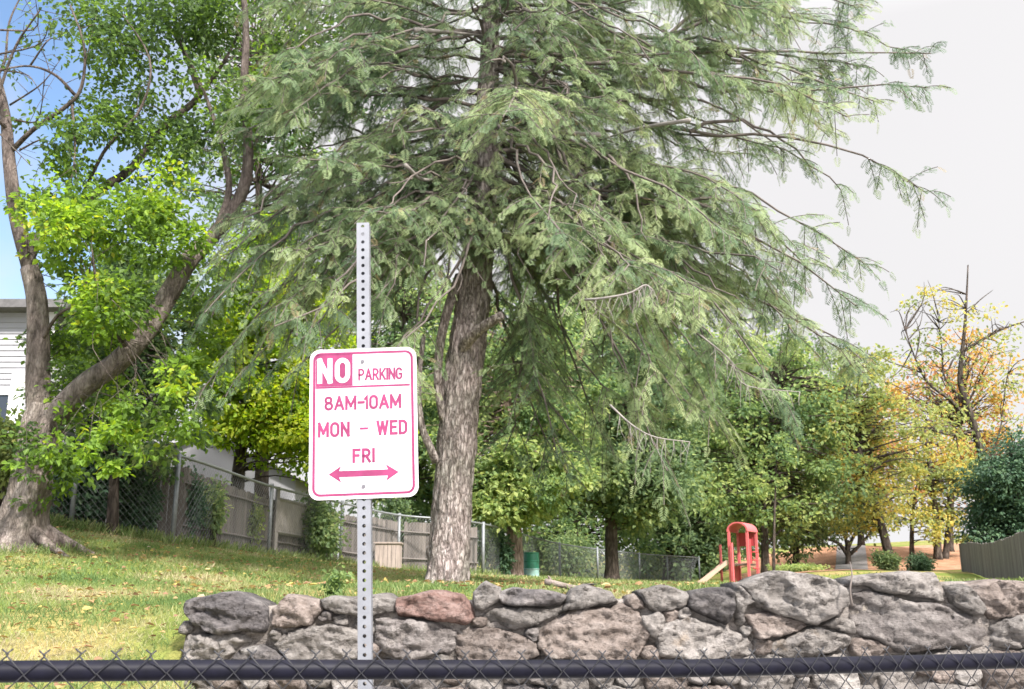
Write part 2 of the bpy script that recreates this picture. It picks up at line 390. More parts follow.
# ------------------------------------------------------------------ stone wall
WY = 6.0
Z7 = lambda pts: [(160 + x / 2.327, 560 + y / 2.327) for x, y in pts]
Z8 = lambda pts: [(560 + x / 2.207, 560 + y / 2.207) for x, y in pts]
# (outline in the picture, look, proud of the wall by, is it loose on top)
stones = [
 (Z7([(50,95),(72,84),(120,88),(160,80),(200,88),(226,100),(246,150),(235,168),(180,166),(110,172),(85,152),(62,140),(50,118)]), 'dark', .13, 1),
 (Z7([(258,112),(290,88),(330,92),(365,90),(371,120),(345,150),(300,155),(262,158)]), 'brown', .09, 1),
 (Z7([(376,97),(400,84),(455,86),(520,80),(548,92),(545,122),(500,130),(450,126),(385,120)]), 'grey', .08, 1),
 (Z7([(552,92),(600,78),(660,76),(702,82),(722,110),(727,140),(700,152),(650,142),(600,132),(558,135),(549,112)]), 'red', .12, 1),
 (Z7([(728,78),(760,57),(786,65),(782,95),(752,117),(732,110)]), 'grey', .08, 1),
 (Z7([(786,76),(830,69),(900,74),(947,82),(932,105),(870,107),(800,105)]), 'dark', .09, 1),
 (Z7([(738,124),(790,110),(870,112),(945,108),(925,132),(880,152),(830,160),(770,142)]), 'pale', .05, 0),
 (Z7([(952,100),(965,68),(990,58),(1024,60)]) + Z8([(60,60),(110,72),(128,92),(60,105),(0,115)]), 'grey', .10, 1),
 (Z7([(882,170),(925,138),(960,118),(1020,112)]) + Z8([(70,112),(135,100),(175,112),(205,160),(160,230),(60,238),(0,236)]) + Z7([(960,232),(905,228),(880,205)]), 'brown', .13, 0),
 (Z7([(62,172),(120,176),(240,172),(252,192),(190,198),(148,236),(60,240),(58,205)]), 'pale', .05, 0),
 (Z7([(152,240),(190,206),(235,202),(262,214),(300,240)]), 'dark', .07, 0),
 (Z7([(262,202),(300,166),(380,152),(455,160),(462,200),(458,232),(380,240),(305,238)]), 'grey', .08, 0),
 (Z7([(505,140),(570,135),(640,150),(688,165),(680,212),(600,228),(512,220),(498,180)]), 'slate', .10, 0),
 (Z7([(700,160),(770,160),(868,190),(880,228),(780,245),(700,242),(688,208)]), 'brown', .09, 0),
 (Z8([(178,76),(230,58),(288,74),(270,106),(205,112)]), 'grey', .07, 1),
 (Z8([(290,76),(340,62),(384,68),(386,120),(368,142),(330,126),(288,106)]), 'dark', .11, 1),
 (Z8([(388,52),(442,94),(412,102),(414,140),(388,136)]), 'pale', .06, 1),
 (Z8([(408,56),(440,36),(520,30),(600,38),(638,60),(640,100),(602,125),(566,142),(500,122),(446,106)]), 'grey', .16, 1),
 (Z8([(648,42),(700,28),(780,30),(842,28),(860,88),(800,85),(740,74),(690,58),(650,60)]), 'pale', .14, 1),
 (Z8([(650,72),(690,68),(760,86),(850,102),(943,130),(954,150),(950,196),(872,190),(760,203),(700,172),(660,160),(646,112)]), 'slate', .12, 0),
 (Z8([(862,58),(905,60),(946,110),(930,122),(872,96)]), 'pale', .07, 1),
 (Z8([(906,54),(960,47),(1024,50),(1085,52),(1090,112),(1024,122),(962,130),(948,110)]), 'brown', .09, 1),
 (Z8([(958,142),(1020,124),(1080,126),(1082,186),(1000,196),(958,190)]), 'grey', .08, 0),
 (Z8([(222,172),(232,142),(290,130),(350,145),(420,170),(438,208),(300,226),(220,212)]), 'pale', .09, 0),
 (Z8([(412,122),(470,115),(560,140),(512,164),(444,172)]), 'brown', .06, 0),
 (Z8([(470,182),(520,166),(562,150),(640,166),(640,196),(542,216),(468,210)]), 'pale', .07, 0),
 (Z8([(576,146),(606,128),(650,130),(655,164),(640,160)]), 'grey', .06, 0),
 (Z8([(178,120),(224,114),(236,138),(214,172),(186,146)]), 'grey', .06, 0),
 (Z8([(650,176),(690,174),(742,196),(735,216),(650,214)]), 'brown', .06, 0),
 (Z8([(760,210),(870,196),(950,202),(948,222),(860,226),(760,226)]), 'grey', .06, 0),
]
r_ = random.Random(5)
def rand_poly(cx, cy, w, h):
    n = r_.randint(6, 8); a0 = r_.random()
    out = []
    for k in range(n):
        a = a0 + 2 * math.pi * (k + r_.uniform(-.25, .25)) / n
        c, s_ = math.cos(a), math.sin(a); e = max(abs(c), abs(s_)) ** .6
        out.append((cx + .5 * w * c / e * r_.uniform(.86, 1), cy + .5 * h * s_ / e * r_.uniform(.86, 1)))
    return out
looks = ['grey', 'brown', 'pale', 'slate', 'dark', 'grey', 'brown']
row = 684
while row < 850:                                  # courses below the rail
    h = r_.uniform(34, 48); x = 176 + r_.uniform(-2, 30)
    while x < 1330:
        w = r_.uniform(46, 105)
        stones.append((rand_poly(x + w / 2, row + h / 2 + r_.uniform(-3, 3), w - 5, h - 4), r_.choice(looks), r_.uniform(.04, .1), 0))
        x += w
    row += h
x = 1056
while x < 1330:                                   # the wall going on past the frame
    w = r_.uniform(60, 120)
    for yy, hh in ((585, 38), (626, 42), (663, 30)):
        stones.append((rand_poly(x + w / 2, yy + hh / 2, w - 5, hh - 3), r_.choice(looks), r_.uniform(.05, .1), 1 if yy == 585 else 0))
    x += w

def px_grid_fill():
    gx, gy = np.meshgrid(np.arange(184, 1060, 2.0), np.arange(578, 720, 2.0)); q = np.stack([gx.ravel(), gy.ravel()], 1)
    top = np.interp(q[:, 0], [184, 262, 440, 560, 690, 735, 760, 845, 940, 1060], [604, 606, 601, 597, 597, 592, 582, 584, 584, 590]); q = q[q[:, 1] > top + 3]
    D = np.full(len(q), 1e9)
    def upd(poly):
        pl = np.array(poly); a = pl; b = np.roll(pl, -1, 0)
        cond = (a[None, :, 1] > q[:, None, 1]) != (b[None, :, 1] > q[:, None, 1])
        xi = (b[None, :, 0] - a[None, :, 0]) * (q[:, None, 1] - a[None, :, 1]) / (b[None, :, 1] - a[None, :, 1] + 1e-12) + a[None, :, 0]
        ins = ((cond & (q[:, None, 0] < xi)).sum(1) % 2) == 1
        ab = b - a; t = np.clip(((q[:, None] - a[None]) * ab[None]).sum(2) / ((ab * ab).sum(1)[None] + 1e-9), 0, 1)
        d = np.linalg.norm(q[:, None] - (a[None] + t[..., None] * ab[None]), axis=2).min(1)
        np.minimum(D, np.where(ins, 0, d), out=D)
    for st_ in stones: upd(st_[0])
    out = []
    for _ in range(70):
        i = int(D.argmax()); r = D[i]
        if r < 3.6: break
        c = q[i]; pl = rand_poly(c[0], c[1], r * 2.5, r * 2.05); out.append((pl, r_.choice(['grey', 'brown', 'pale', 'brown', 'slate', 'pale']), r_.uniform(.01, .05), 0)); upd(pl)
    return out
stones += px_grid_fill()
ST = {
 'dark': stone_mat('stone_dark', [(.28, (.04, .037, .038)), (.48, (.085, .077, .078)), (.68, (.17, .155, .15))], (.25, .235, .225), .62),
 'grey': stone_mat('stone_grey', [(.28, (.10, .090, .083)), (.48, (.185, .168, .157)), (.68, (.28, .26, .245))], (.32, .30, .28), .60),
 'brown': stone_mat('stone_brown', [(.28, (.105, .082, .07)), (.48, (.185, .152, .135)), (.68, (.27, .232, .212))], (.30, .275, .255), .60),
 'slate': stone_mat('stone_slate', [(.28, (.085, .074, .071)), (.48, (.155, .138, .132)), (.68, (.24, .22, .21))], (.28, .255, .24), .58),
 'pale': stone_mat('stone_pale', [(.28, (.12, .108, .10)), (.48, (.195, .178, .166)), (.68, (.275, .254, .242))], (.22, .18, .145), .60),
 'red': stone_mat('stone_red', [(.28, (.09, .054, .045)), (.48, (.145, .09, .078)), (.68, (.21, .155, .14))], (.32, .29, .27), .58),
}
def resample(poly, step):
    out = []; n = len(poly)
    for i in range(n):
        a = np.array(poly[i]); b = np.array(poly[(i + 1) % n]); L = np.linalg.norm(b - a); k = max(1, int(L / step))
        for j in range(k): out.append(a + (b - a) * j / k)
    return np.array(out)
def edge_dist(q, poly):
    a = poly; b = np.roll(poly, -1, axis=0); ab = b - a
    t = np.clip(((q[:, None] - a[None]) * ab[None]).sum(2) / ((ab * ab).sum(1)[None] + 1e-9), 0, 1)
    return np.linalg.norm(q[:, None] - (a[None] + t[..., None] * ab[None]), axis=2).min(1)
def stone_mesh(poly_px, look, proud, name, parent, seed, depth):
    w = np.array([P(x, y, WY - proud * .5)[[0, 2]] for x, y in poly_px])
    if np.sum(w[:, 0] * np.roll(w[:, 1], -1) - np.roll(w[:, 0], -1) * w[:, 1]) < 0: w = w[::-1]
    sc = np.array([seed * 3.1, 7.7])
    big = resample(w, .03)
    # roughen the outline
    cen = big.mean(0)
    wig = np.array([[mnoise.noise(Vector((p[0] * 9 + seed, p[1] * 9, 1))), mnoise.noise(Vector((p[0] * 9 + seed, p[1] * 9, 9)))] for p in big]) * .018
    wig += np.array([[mnoise.noise(Vector((p[0] * 30 + seed, p[1] * 30, 1))), mnoise.noise(Vector((p[0] * 30 + seed, p[1] * 30, 9)))] for p in big]) * .007
    big = big + wig
    # round corners a little
    for _ in range(1): big = .84 * big + .08 * (np.roll(big, 1, 0) + np.roll(big, -1, 0))
    big = cen + (big - cen) * (1 + .020 / (np.linalg.norm(big - cen, axis=1)[:, None] + .02))
    mn, mxx = big.min(0), big.max(0); st = .014
    gx, gy = np.meshgrid(np.arange(mn[0], mxx[0], st), np.arange(mn[1], mxx[1], st))
    q = np.stack([gx.ravel(), gy.ravel()], 1) + rng.uniform(-.006, .006, (gx.size, 2))
    # inside test
    a = big; b = np.roll(big, -1, axis=0)
    cond = (a[None, :, 1] > q[:, None, 1]) != (b[None, :, 1] > q[:, None, 1])
    xi = (b[None, :, 0] - a[None, :, 0]) * (q[:, None, 1] - a[None, :, 1]) / (b[None, :, 1] - a[None, :, 1] + 1e-12) + a[None, :, 0]
    ins = ((cond & (q[:, None, 0] < xi)).sum(1) % 2) == 1
    q = q[ins]; q = q[edge_dist(q, big) > .008]
    pts = np.vstack([big, q]); nb = len(big)
    res = delaunay_2d_cdt([Vector(p) for p in pts], [], [list(range(nb))], 1, 1e-6)
    vco = np.array([tuple(v) for v in res[0]]); tri = [f for f in res[2] if len(f) == 3]
    d = edge_dist(vco, big); rr = min(.020, .30 * d.max() + .006); proud = .014 + .50 * proud
    fac = [(r_.uniform(0, 6.28), r_.uniform(.08, .34), r_.uniform(.15, .8)) for _ in range(6)]; ext = d.max()
    prof = np.sqrt(np.clip(1 - (1 - np.clip(d / rr, 0, 1)) ** 2, 0, 1))
    tilt = r_.uniform(-.14, .14), r_.uniform(-.20, .08)
    y = np.empty(len(vco))
    for i, p in enumerate(vco):
        n1 = mnoise.fractal(Vector((p[0] * 3.2 + seed * 2.3, p[1] * 5.5, seed)), .9, 2.1, 5)
        ridge = abs(mnoise.noise(Vector((p[0] * 4.1 + seed, p[1] * 8.5 + p[0] * 2, seed * 1.7))))
        n2 = mnoise.noise(Vector((p[0] * 38 + seed, p[1] * 38, 3))) * .004
        n3 = mnoise.fractal(Vector((p[0] * 11 + seed, p[1] * 24 + p[0] * 5, seed * .7)), .8, 2.2, 4)
        hgt = proud + .07
        for (fa, fs, fo) in fac: hgt = min(hgt, proud * .95 + .07 + fs * (fo * ext * .9 - ((p[0] - cen[0]) * math.cos(fa) + (p[1] - cen[1]) * math.sin(fa))))
        hgt = max(hgt, .045)
        strat = abs(((p[1] - cen[1]) * 9 + n1 * 1.1 + p[0] * tilt[0] * 14) % 1 - .5) * 2       # bedding ledges
        y[i] = WY + .06 - prof[i] * (hgt + .030 * n1 - .030 * ridge + .022 * n3 - .022 * max(0, 1 - abs(mnoise.noise(Vector((p[0] * 4.5 + seed * 5, p[1] * 8 + n1, seed)))) * 14) + .012 * (strat > .55) + (p[0] - cen[0]) * tilt[0] + (p[1] - cen[1]) * tilt[1]) - n2
    mb = MB()
    front = np.stack([vco[:, 0], y, vco[:, 1]], 1)
    # border loop order: the input boundary comes first
    orig = res[3]
    idx = {}
    for i, o in enumerate(orig):
        for k in o: idx.setdefault(k, i)
    loop = [idx[i] for i in range(nb) if i in idx]
    back = np.stack([vco[loop][:, 0], np.full(len(loop), WY + depth), vco[loop][:, 1]], 1)
    back[:, [0, 2]] = cen + (back[:, [0, 2]] - cen) * .93
    n0 = len(front)
    nl = len(loop)
    quads = [[loop[i], n0 + i, n0 + (i + 1) % nl, loop[(i + 1) % nl]] for i in range(nl)]
    mb.arr(np.vstack([front, back]), quads, tri)
    mb.ng.append([n0 + i for i in range(nl)][::-1])
    o = mb.build(name, ST[look], parent, smooth=True)
    return o
wall = tag(empty('stone_wall', (1.5, WY, 0)), 'low fieldstone retaining wall with mortared grey brown boulders below the lawn', 'wall')
bodies = []
part_label = {0: 'dark rugged boulder at the wall end', 3: 'reddish brown flat capstone', 17: 'large rounded grey boulder on top', 18: 'pale flat topped slab'}
for i, (poly, look, proud, loose) in enumerate(stones):
    vis = i < 30
    o = stone_mesh(poly, look, proud, 'capstone' if loose else 'stone', wall, i * 1.37 + .5, .40 if loose else .25)
    if i in part_label: o['label'] = part_label[i]

# mortar bed: a rough slab a little behind the stone faces, with a ragged top
M_mortar = stone_mat('mortar', [(.28, (.13, .112, .10)), (.48, (.22, .196, .18)), (.68, (.31, .28, .262))], (.26, .23, .20), .56)
prof_px = [(176, 700), (182, 640), (186, 612), (220, 604), (262, 606), (330, 603), (380, 602), (470, 600), (540, 602), (600, 597), (680, 598), (725, 594), (740, 582), (800, 580), (845, 584), (860, 580), (940, 580), (1000, 586), (1100, 586), (1330, 586)]
tx = np.array([P(x, y, WY)[0] for x, y in prof_px]); tz = np.array([P(x, y, WY)[2] for x, y in prof_px])
mxs = np.arange(XL + .02, 4.9, .022); nzs = 70
mb = MB(); V = []
for x in mxs:
    top = np.interp(x, tx, tz) + .02 * mnoise.noise(Vector((x * 7, 0, 3)))
    for k in range(nzs + 1):
        z = top * k / nzs
        n = mnoise.fractal(Vector((x * 5, z * 7, 2.2)), .8, 2.1, 5)
        ed = min(1, (top - z) / .05)
        xe = x + (.0 if x > XL + .1 else -.03 * (1 - z / 1.4))
        V.append([xe, WY + .03 - .022 * n * ed + .05 * (1 - ed) - .012 * abs(mnoise.noise(Vector((x * 22, z * 22, 5)))), z])
nx = len(mxs); q = [[i * (nzs + 1) + k, (i + 1) * (nzs + 1) + k, (i + 1) * (nzs + 1) + k + 1, i * (nzs + 1) + k + 1] for i in range(nx - 1) for k in range(nzs)]
V = np.array(V); n0 = len(V)
bt = [[mxs[i], WY + .42, V[i * (nzs + 1) + nzs][2]] for i in range(nx)]; bb_ = [[mxs[i], WY + .42, 0] for i in range(nx)]
q += [[i * (nzs + 1) + nzs, (i + 1) * (nzs + 1) + nzs, n0 + i + 1, n0 + i] for i in range(nx - 1)]
q += [[n0 + i, n0 + i + 1, n0 + nx + i + 1, n0 + nx + i] for i in range(nx - 1)]
mb.arr(np.vstack([V, bt, bb_]), q)
mb.ng.append([k for k in range(nzs + 1)] + [n0, n0 + nx])
mb.build('mortar', M_mortar, wall, smooth=True)

# ------------------------------------------------------------------ near fence
M_black = simple_mat('black_vinyl', (.0045, .0045, .010), .5, spec=.12, nscale=30, namp=.3)
M_wire = simple_mat('wire_vinyl', (.022, .022, .026), .5, spec=.3)
rail_pts = np.array([[-2.6, 1.53, 1.262], [-1.05, 2.05, 1.255], [.0, 2.40, 1.236], [.55, 2.58, 1.228], [1.5, 2.92, 1.226], [4.4, 3.92, 1.222]])
fence = tag(empty('chain_link_fence', (0, 2.4, 0)), 'black vinyl chain link fence with thick top rail in front of the wall', 'fence')
MB().tube(smooth_path(rail_pts, 60), .0208, 20).build('top_rail', M_black, fence, smooth=True)
fd = unit(np.array([2.55, .87, 0])); fn = np.array([fd[1], -fd[0], 0])          # fn points at the camera
mb = MB(); A_w = .0166; step = .0335
def rail_at(x): return np.array([x, np.interp(x, rail_pts[:, 0], rail_pts[:, 1]), np.interp(x, rail_pts[:, 0], rail_pts[:, 2])])
fd3 = np.array([fd[0], fd[1], 0])
for k in range(150):
    xw = -1.95 + k * 2 * A_w * fd[0]; ph = 1 if k % 2 == 0 else -1
    pts = []
    for j in range(37):
        side = ph if j % 2 == 0 else -ph
        c = rail_at(xw + side * A_w * fd[0])
        p = c + fn * (.0245 + .0022 * (1 if (j + (k % 2)) % 2 else -1)); p[2] = c[2] + .030 - j * step + .002 * math.sin(k * 1.9 + j)
        if p[2] < .03: break
        pts.append(p)
    t0 = pts[0]; tw = [t0 + fd3 * (-ph * .010) + np.array([0, 0, .013]) + fn * .004 * ph, t0 + fd3 * (ph * .002) + np.array([0, 0, .003]) + fn * .002 * ph]
    mb.tube(np.array(tw + pts), .0017, 5)
mb.build('wire_mesh', M_wire, fence, smooth=True)
for x in (-2.35, 3.6):
    c = rail_at(x) - fn * -.0; pt = MB().tube(np.array([[c[0], c[1], -.1], [c[0], c[1], c[2] - .022]]), .03, 16).build('post', M_black, fence, smooth=True)

# ------------------------------------------------------------------ sign
M_galv = simple_mat('galvanised_steel', (.165, .17, .19), .5, .3, nscale=18, namp=.12)
M_white = simple_mat('sign_white', (.53, .50, .525), .6, spec=.2, nscale=14, namp=.06)
M_pink = simple_mat('faded_red', (.185, .024, .080), .6, spec=.25, nscale=24, namp=.22)
M_bolt = simple_mat('bolt_steel', (.12, .115, .13), .5, .5)
SY = 2.95
base = P(365.5, 660, SY); topp = P(363.6, 225, SY)
lean = math.atan2(topp[0] - base[0], topp[2] - base[2])
foot = base + (topp - base) * ((0 - base[2]) / (topp[2] - base[2]))
sign = tag(empty('parking_sign', (0, 0, 0)), 'white and pink no parking sign bolted to a perforated steel post', 'sign')
# built upright at the origin (x right, -y towards the viewer), then set on its foot
Lp = float(np.linalg.norm(topp - foot)); hw = .0192; pit = .0254
mb = MB()
def holed(axis, side):
    nh = int(Lp / pit)
    for k in range(nh):
        z0 = Lp - (k + 1) * pit; zc = z0 + pit / 2; r = .0056
        oct_ = [(r * math.cos(a), zc + r * math.sin(a)) for a in np.arange(8) * math.pi / 4 + math.pi / 8]
        sq = [(hw, z0 + pit * .5 + pit * .22), (hw * .45, z0 + pit), (-hw * .45, z0 + pit), (-hw, z0 + pit * .72), (-hw, z0 + pit * .28), (-hw * .45, z0), (hw * .45, z0), (hw, z0 + pit * .28)]
        pts = oct_ + sq
        cor = [(hw, z0 + pit), (-hw, z0 + pit), (-hw, z0), (hw, z0)]
        pts += cor
        depth = [.0025]
        vs = []
        for (u, z) in pts: vs.append((u, side * hw, z) if axis == 'y' else (side * hw, u, z))
        for (u, z) in oct_: vs.append((u, side * (hw - .0025), z) if axis == 'y' else (side * (hw - .0025), u, z))
        q = [[i, 8 + i, 8 + (i + 1) % 8, (i + 1) % 8] for i in range(8)] + [[i, (i + 1) % 8, 20 + (i + 1) % 8, 20 + i] for i in range(8)]
        mb.arr(vs, q, [[8, 16, 9], [10, 17, 11], [12, 18, 13], [14, 19, 15]])
for ax in 'xy':
    for sd in (-1, 1): holed(ax, sd)
post = mb.build('post', M_galv, sign)
# panel: local coordinates in metres, u right, w up, from the photo's own proportions
pxs = SY / F / (CP - (344.5 - 422) / F * SP)            # metres per pixel at the sign
zs = 1 / 3.83                                             # zoomed pixels -> photo pixels
ctr_px = (243.0, 352.0)
def S(x, y): return ((x - ctr_px[0]) * zs * pxs * 1.0, -(y - ctr_px[1]) * zs * pxs * .985)
PW = 409 * zs * pxs; PH = 585 * zs * pxs * .985
def rrect(w, h, r, n=8):
    o = []
    for cx, cy, a0 in ((w / 2 - r, h / 2 - r, 0), (-w / 2 + r, h / 2 - r, 90), (-w / 2 + r, -h / 2 + r, 180), (w / 2 - r, -h / 2 + r, 270)):
        for k in range(n + 1):
            a = R(a0 + 90 * k / n); o.append((cx + r * math.cos(a), cy + r * math.sin(a)))
    return o
cpx = P(364.2, 422.3, SY - .022); zc = cpx[2]
zc_local = float((cpx[2] - foot[2]) / math.cos(lean))
yf = -hw - .0015 - .0015
panel = MB().prism([(x, z + zc_local) for x, z in rrect(PW, PH, 38 * zs * pxs)], yf - .0012, yf + .0012).build('sign_panel', M_white, sign)
def pinkring():
    mb = MB(); o = rrect(384 * zs * pxs, 560 * zs * pxs * .985, 30 * zs * pxs); i = rrect(364 * zs * pxs, 541 * zs * pxs * .985, 21 * zs * pxs); n = len(o)
    y = yf - .0018
    mb.arr([[x, y, z + zc_local] for x, z in o] + [[x, y, z + zc_local] for x, z in i], [[k, n + k, n + (k + 1) % n, (k + 1) % n] for k in range(n)])
    return mb
pinkring().build('border', M_pink, panel)
def flat(pts, y=yf - .0018):
    mb = MB(); mb.arr([[x, y, z + zc_local] for x, z in pts]); mb.ng.append(list(range(len(pts)))); return mb
hb = [S(62, 78), S(203, 78), S(203, 207), S(62, 207)]
flat(hb[::-1]).build('header_block', M_pink, panel)
flat([S(204, 207), S(422, 207), S(422, 215), S(62, 215), S(62, 208), S(204, 208)]).build('divider_line', M_pink, panel)
def arcp(cx, cy, rx, ry, a0, a1, n=8): return [(cx + rx * math.cos(R(a0 + (a1 - a0) * k / n)), cy + ry * math.sin(R(a0 + (a1 - a0) * k / n))) for k in range(n + 1)]
def oval(w, y0=0., y1=1., r=.30):
    return arcp(w - r, y1 - r, r, r, 0, 90) + arcp(r, y1 - r, r, r, 90, 180) + arcp(r, y0 + r, r, r, 180, 270) + arcp(w - r, y0 + r, r, r, 270, 360)
GL = {   # strokes of each character: (points, closed)
 'N': (.56, [([(0, 0), (0, 1)], 0), ([(0, 1), (.56, 0)], 0), ([(.56, 0), (.56, 1)], 0)]),
 'O': (.58, [(oval(.58, 0, 1, .29), 1)]), '0': (.52, [(oval(.52, 0, 1, .26), 1)]),
 'P': (.50, [([(0, 0), (0, 1)] + arcp(.25, .73, .25, .27, 90, -90) + [(0, .46)], 0)]),
 'R': (.52, [([(0, 0), (0, 1)] + arcp(.25, .73, .25, .27, 90, -90) + [(0, .46)], 0), ([(.24, .46), (.52, 0)], 0)]),
 'A': (.62, [([(0, 0), (.31, 1)], 0), ([(.31, 1), (.62, 0)], 0), ([(.11, .30), (.51, .30)], 0)]),
 'K': (.54, [([(0, 0), (0, 1)], 0), ([(.54, 1), (.03, .36)], 0), ([(.18, .56), (.54, 0)], 0)]),
 'I': (.0, [([(0, 0), (0, 1)], 0)]), '1': (.0, [([(-.14, .80), (0, 1), (0, 0)], 0)]),
 'G': (.56, [(arcp(.28, .72, .28, .28, 25, 180) + arcp(.28, .28, .28, .28, 180, 360) + [(.56, .46), (.32, .46)], 0)]),
 '8': (.52, [(oval(.46, .54, 1, .22), 1), (oval(.52, 0, .52, .25), 1)]),
 'M': (.72, [([(0, 0), (0, 1)], 0), ([(0, 1), (.36, .22)], 0), ([(.36, .22), (.72, 1)], 0), ([(.72, 1), (.72, 0)], 0)]), 'W': (.84, [([(0, 1), (.20, 0)], 0), ([(.20, 0), (.42, .95)], 0), ([(.42, .95), (.64, 0)], 0), ([(.64, 0), (.84, 1)], 0)]),
 'E': (.46, [([(.46, 1), (0, 1), (0, 0), (.46, 0)], 0), ([(0, .52), (.38, .52)], 0)]), 'F': (.46, [([(.46, 1), (0, 1), (0, 0)], 0), ([(0, .52), (.38, .52)], 0)]),
 'D': (.54, [([(0, 0), (0, 1)] + arcp(.24, .70, .30, .30, 90, 0) + arcp(.24, .30, .30, .30, 0, -90), 1)]), '-': (.40, [([(0, .5), (.40, .5)], 0)]),
}
def text(s_, x0, x1, ytop, ybot, mat, name, sw=8., gap=.30, y=yf - .0021):
    mb = MB(); w = sw * zs * pxs; a = S(x0, ybot); b = S(x1, ytop)
    adv = sum(GL[c][0] for c in s_) + gap * (len(s_) - 1)
    kx = (b[0] - a[0] - w) / adv; ky = b[1] - a[1] - w; cur = a[0] + w / 2; lift = 0
    for c in s_:
        gw, strokes = GL[c]
        for pts, closed in strokes:
            p = np.array([(cur + u * kx, a[1] + w / 2 + v * ky) for u, v in pts]); n = len(p)
            keepi = [i for i in range(n) if i == 0 or np.linalg.norm(p[i] - p[i - 1]) > 1e-5]; p = p[keepi]; n = len(p)
            if closed and np.linalg.norm(p[0] - p[-1]) < 1e-5: p = p[:-1]; n -= 1
            L, Rr = [], []
            for i in range(n):
                d0 = p[i] - p[i - 1] if (i > 0 or closed) else None; d1 = p[(i + 1) % n] - p[i] if (i < n - 1 or closed) else None
                d0 = d1 if d0 is None else d0; d1 = d0 if d1 is None else d1
                d0 = d0 / np.linalg.norm(d0); d1 = d1 / np.linalg.norm(d1)
                n0 = np.array([-d0[1], d0[0]]); n1 = np.array([-d1[1], d1[0]]); m = n0 + n1; ml = np.linalg.norm(m)
                m = m / ml if ml > 1e-3 else n0; k = min(1 / max(.35, float(np.dot(m, n0))), 2.2)
                e = np.zeros(2)
                if not closed and i == 0: e = -d1 * w * .5
                if not closed and i == n - 1: e = d0 * w * .5
                L.append(p[i] + m * k * w / 2 + e); Rr.append(p[i] - m * k * w / 2 + e)
            yy = y - lift * .00008; lift += 1
            V = [[q[0], yy, q[1] + zc_local] for q in L + Rr]
            rng_ = range(n if closed else n - 1)
            mb.arr(V, [[i, (i + 1) % n, n + (i + 1) % n, n + i][::-1] for i in rng_])
        cur += (gw + gap) * kx
    return mb.build(name, mat, panel)
text('NO', 68, 193, 95, 195, M_white, 'lettering', 18, .40, yf - .0024)
text('PARKING', 224, 394, 140, 188, M_pink, 'lettering', 7.5, .27)
text('8AM-10AM', 95, 388, 246, 302, M_pink, 'lettering', 9.8, .28)
text('MON', 71, 192, 347, 406, M_pink, 'lettering', 10.5, .32)
text('-', 229, 261, 347, 406, M_pink, 'lettering', 8.5)
text('WED', 292, 410, 347, 405, M_pink, 'lettering', 10.5, .32)
text('FRI', 201, 286, 453, 509, M_pink, 'lettering', 10.5, .32)
flat([S(*p) for p in [(112, 549), (160, 517), (152, 537), (334, 537), (326, 517), (375, 549), (326, 582), (334, 561), (152, 561), (160, 582)]][::-1]).build('arrow', M_pink, panel)
for (bx, by) in ((241, 112), (243, 599)):
    u, w = S(bx, by); mb = MB()
    mb.prism([(u + .0062 * math.cos(a), zc_local + w + .0055 * math.sin(a)) for a in np.arange(6) * math.pi / 3], yf - .006, yf - .0013)
    mb.build('bolt', M_bolt, panel)
sign.location = foot; sign.rotation_euler = (0, lean, R(1.0))

# ------------------------------------------------------------------ foliage tools
LEAF_T = [(0, 0, 0), (-.34, .38, .10), (-.20, .80, .05), (0, 1.0, -.10), (.20, .80, .05), (.34, .38, .10)]
LEAF_F = [[0, 3, 2, 1], [0, 5, 4, 3]]
def leaf_cloud(mb, centers, radii, counts, size, tint, spread=.28, per=22, flat=.55, droop=.35, tj=.14):
    """leaves in small sprays inside ellipsoid clumps"""
    for c, r, n, tn in zip(centers, radii, counts, tint):
        k = max(1, int(n / per)); r = np.broadcast_to(np.asarray(r, float), (3,))
        d = unit(rng.normal(size=(k, 3))); rad = rng.uniform(.15, 1, k) ** .5
        sc = np.asarray(c) + d * rad[:, None] * r
        idx = rng.integers(0, k, int(n))
        off = rng.normal(size=(int(n), 3)) * (r * spread) * np.array([1, 1, flat])
        pos = sc[idx] + off
        out_ = unit(off + (sc[idx] - np.asarray(c)) * .4 + rng.normal(size=pos.shape) * .25 * r.mean())
        D = unit(out_ + np.array([0, 0, -droop]) + rng.normal(size=pos.shape) * .35)
        up = unit(np.array([0, 0, 1.]) + rng.normal(size=pos.shape) * .55)
        X, Yv, Z = frames(D, up)
        t = np.clip(tn + rng.normal(size=k)[idx] * tj * .7 + rng.normal(size=len(pos)) * tj, 0, 1)
        instances(mb, LEAF_T, LEAF_F, pos, X, Yv, Z, size * rng.uniform(.65, 1.25, len(pos)), t)
def limb(mb, pts, r0, r1, n=16, sides=10, rough=.12, seed=0., flute=0.):
    p = smooth_path(pts, n); mb.tube(p, np.linspace(r0, r1, n), sides, rough, seed, flute=flute); return p
def twigs(mb, src_pts, targets, r=.012, bend=.25):
    src = np.asarray(src_pts)
    for tg in targets:
        tg = np.asarray(tg); near = np.argsort(np.linalg.norm(src - tg, axis=1))[:max(2, len(src) // 16)]; a = src[near[rng.integers(0, len(near))]]
        L = np.linalg.norm(tg - a)
        mid = (a + tg) / 2 + rng.normal(size=3) * L * .10 + np.array([0, 0, L * bend * .3])
        mb.tube(smooth_path([a, mid, tg], 7), np.linspace(r * (1 + L * .35), r * .35, 7), 5, cap=False)

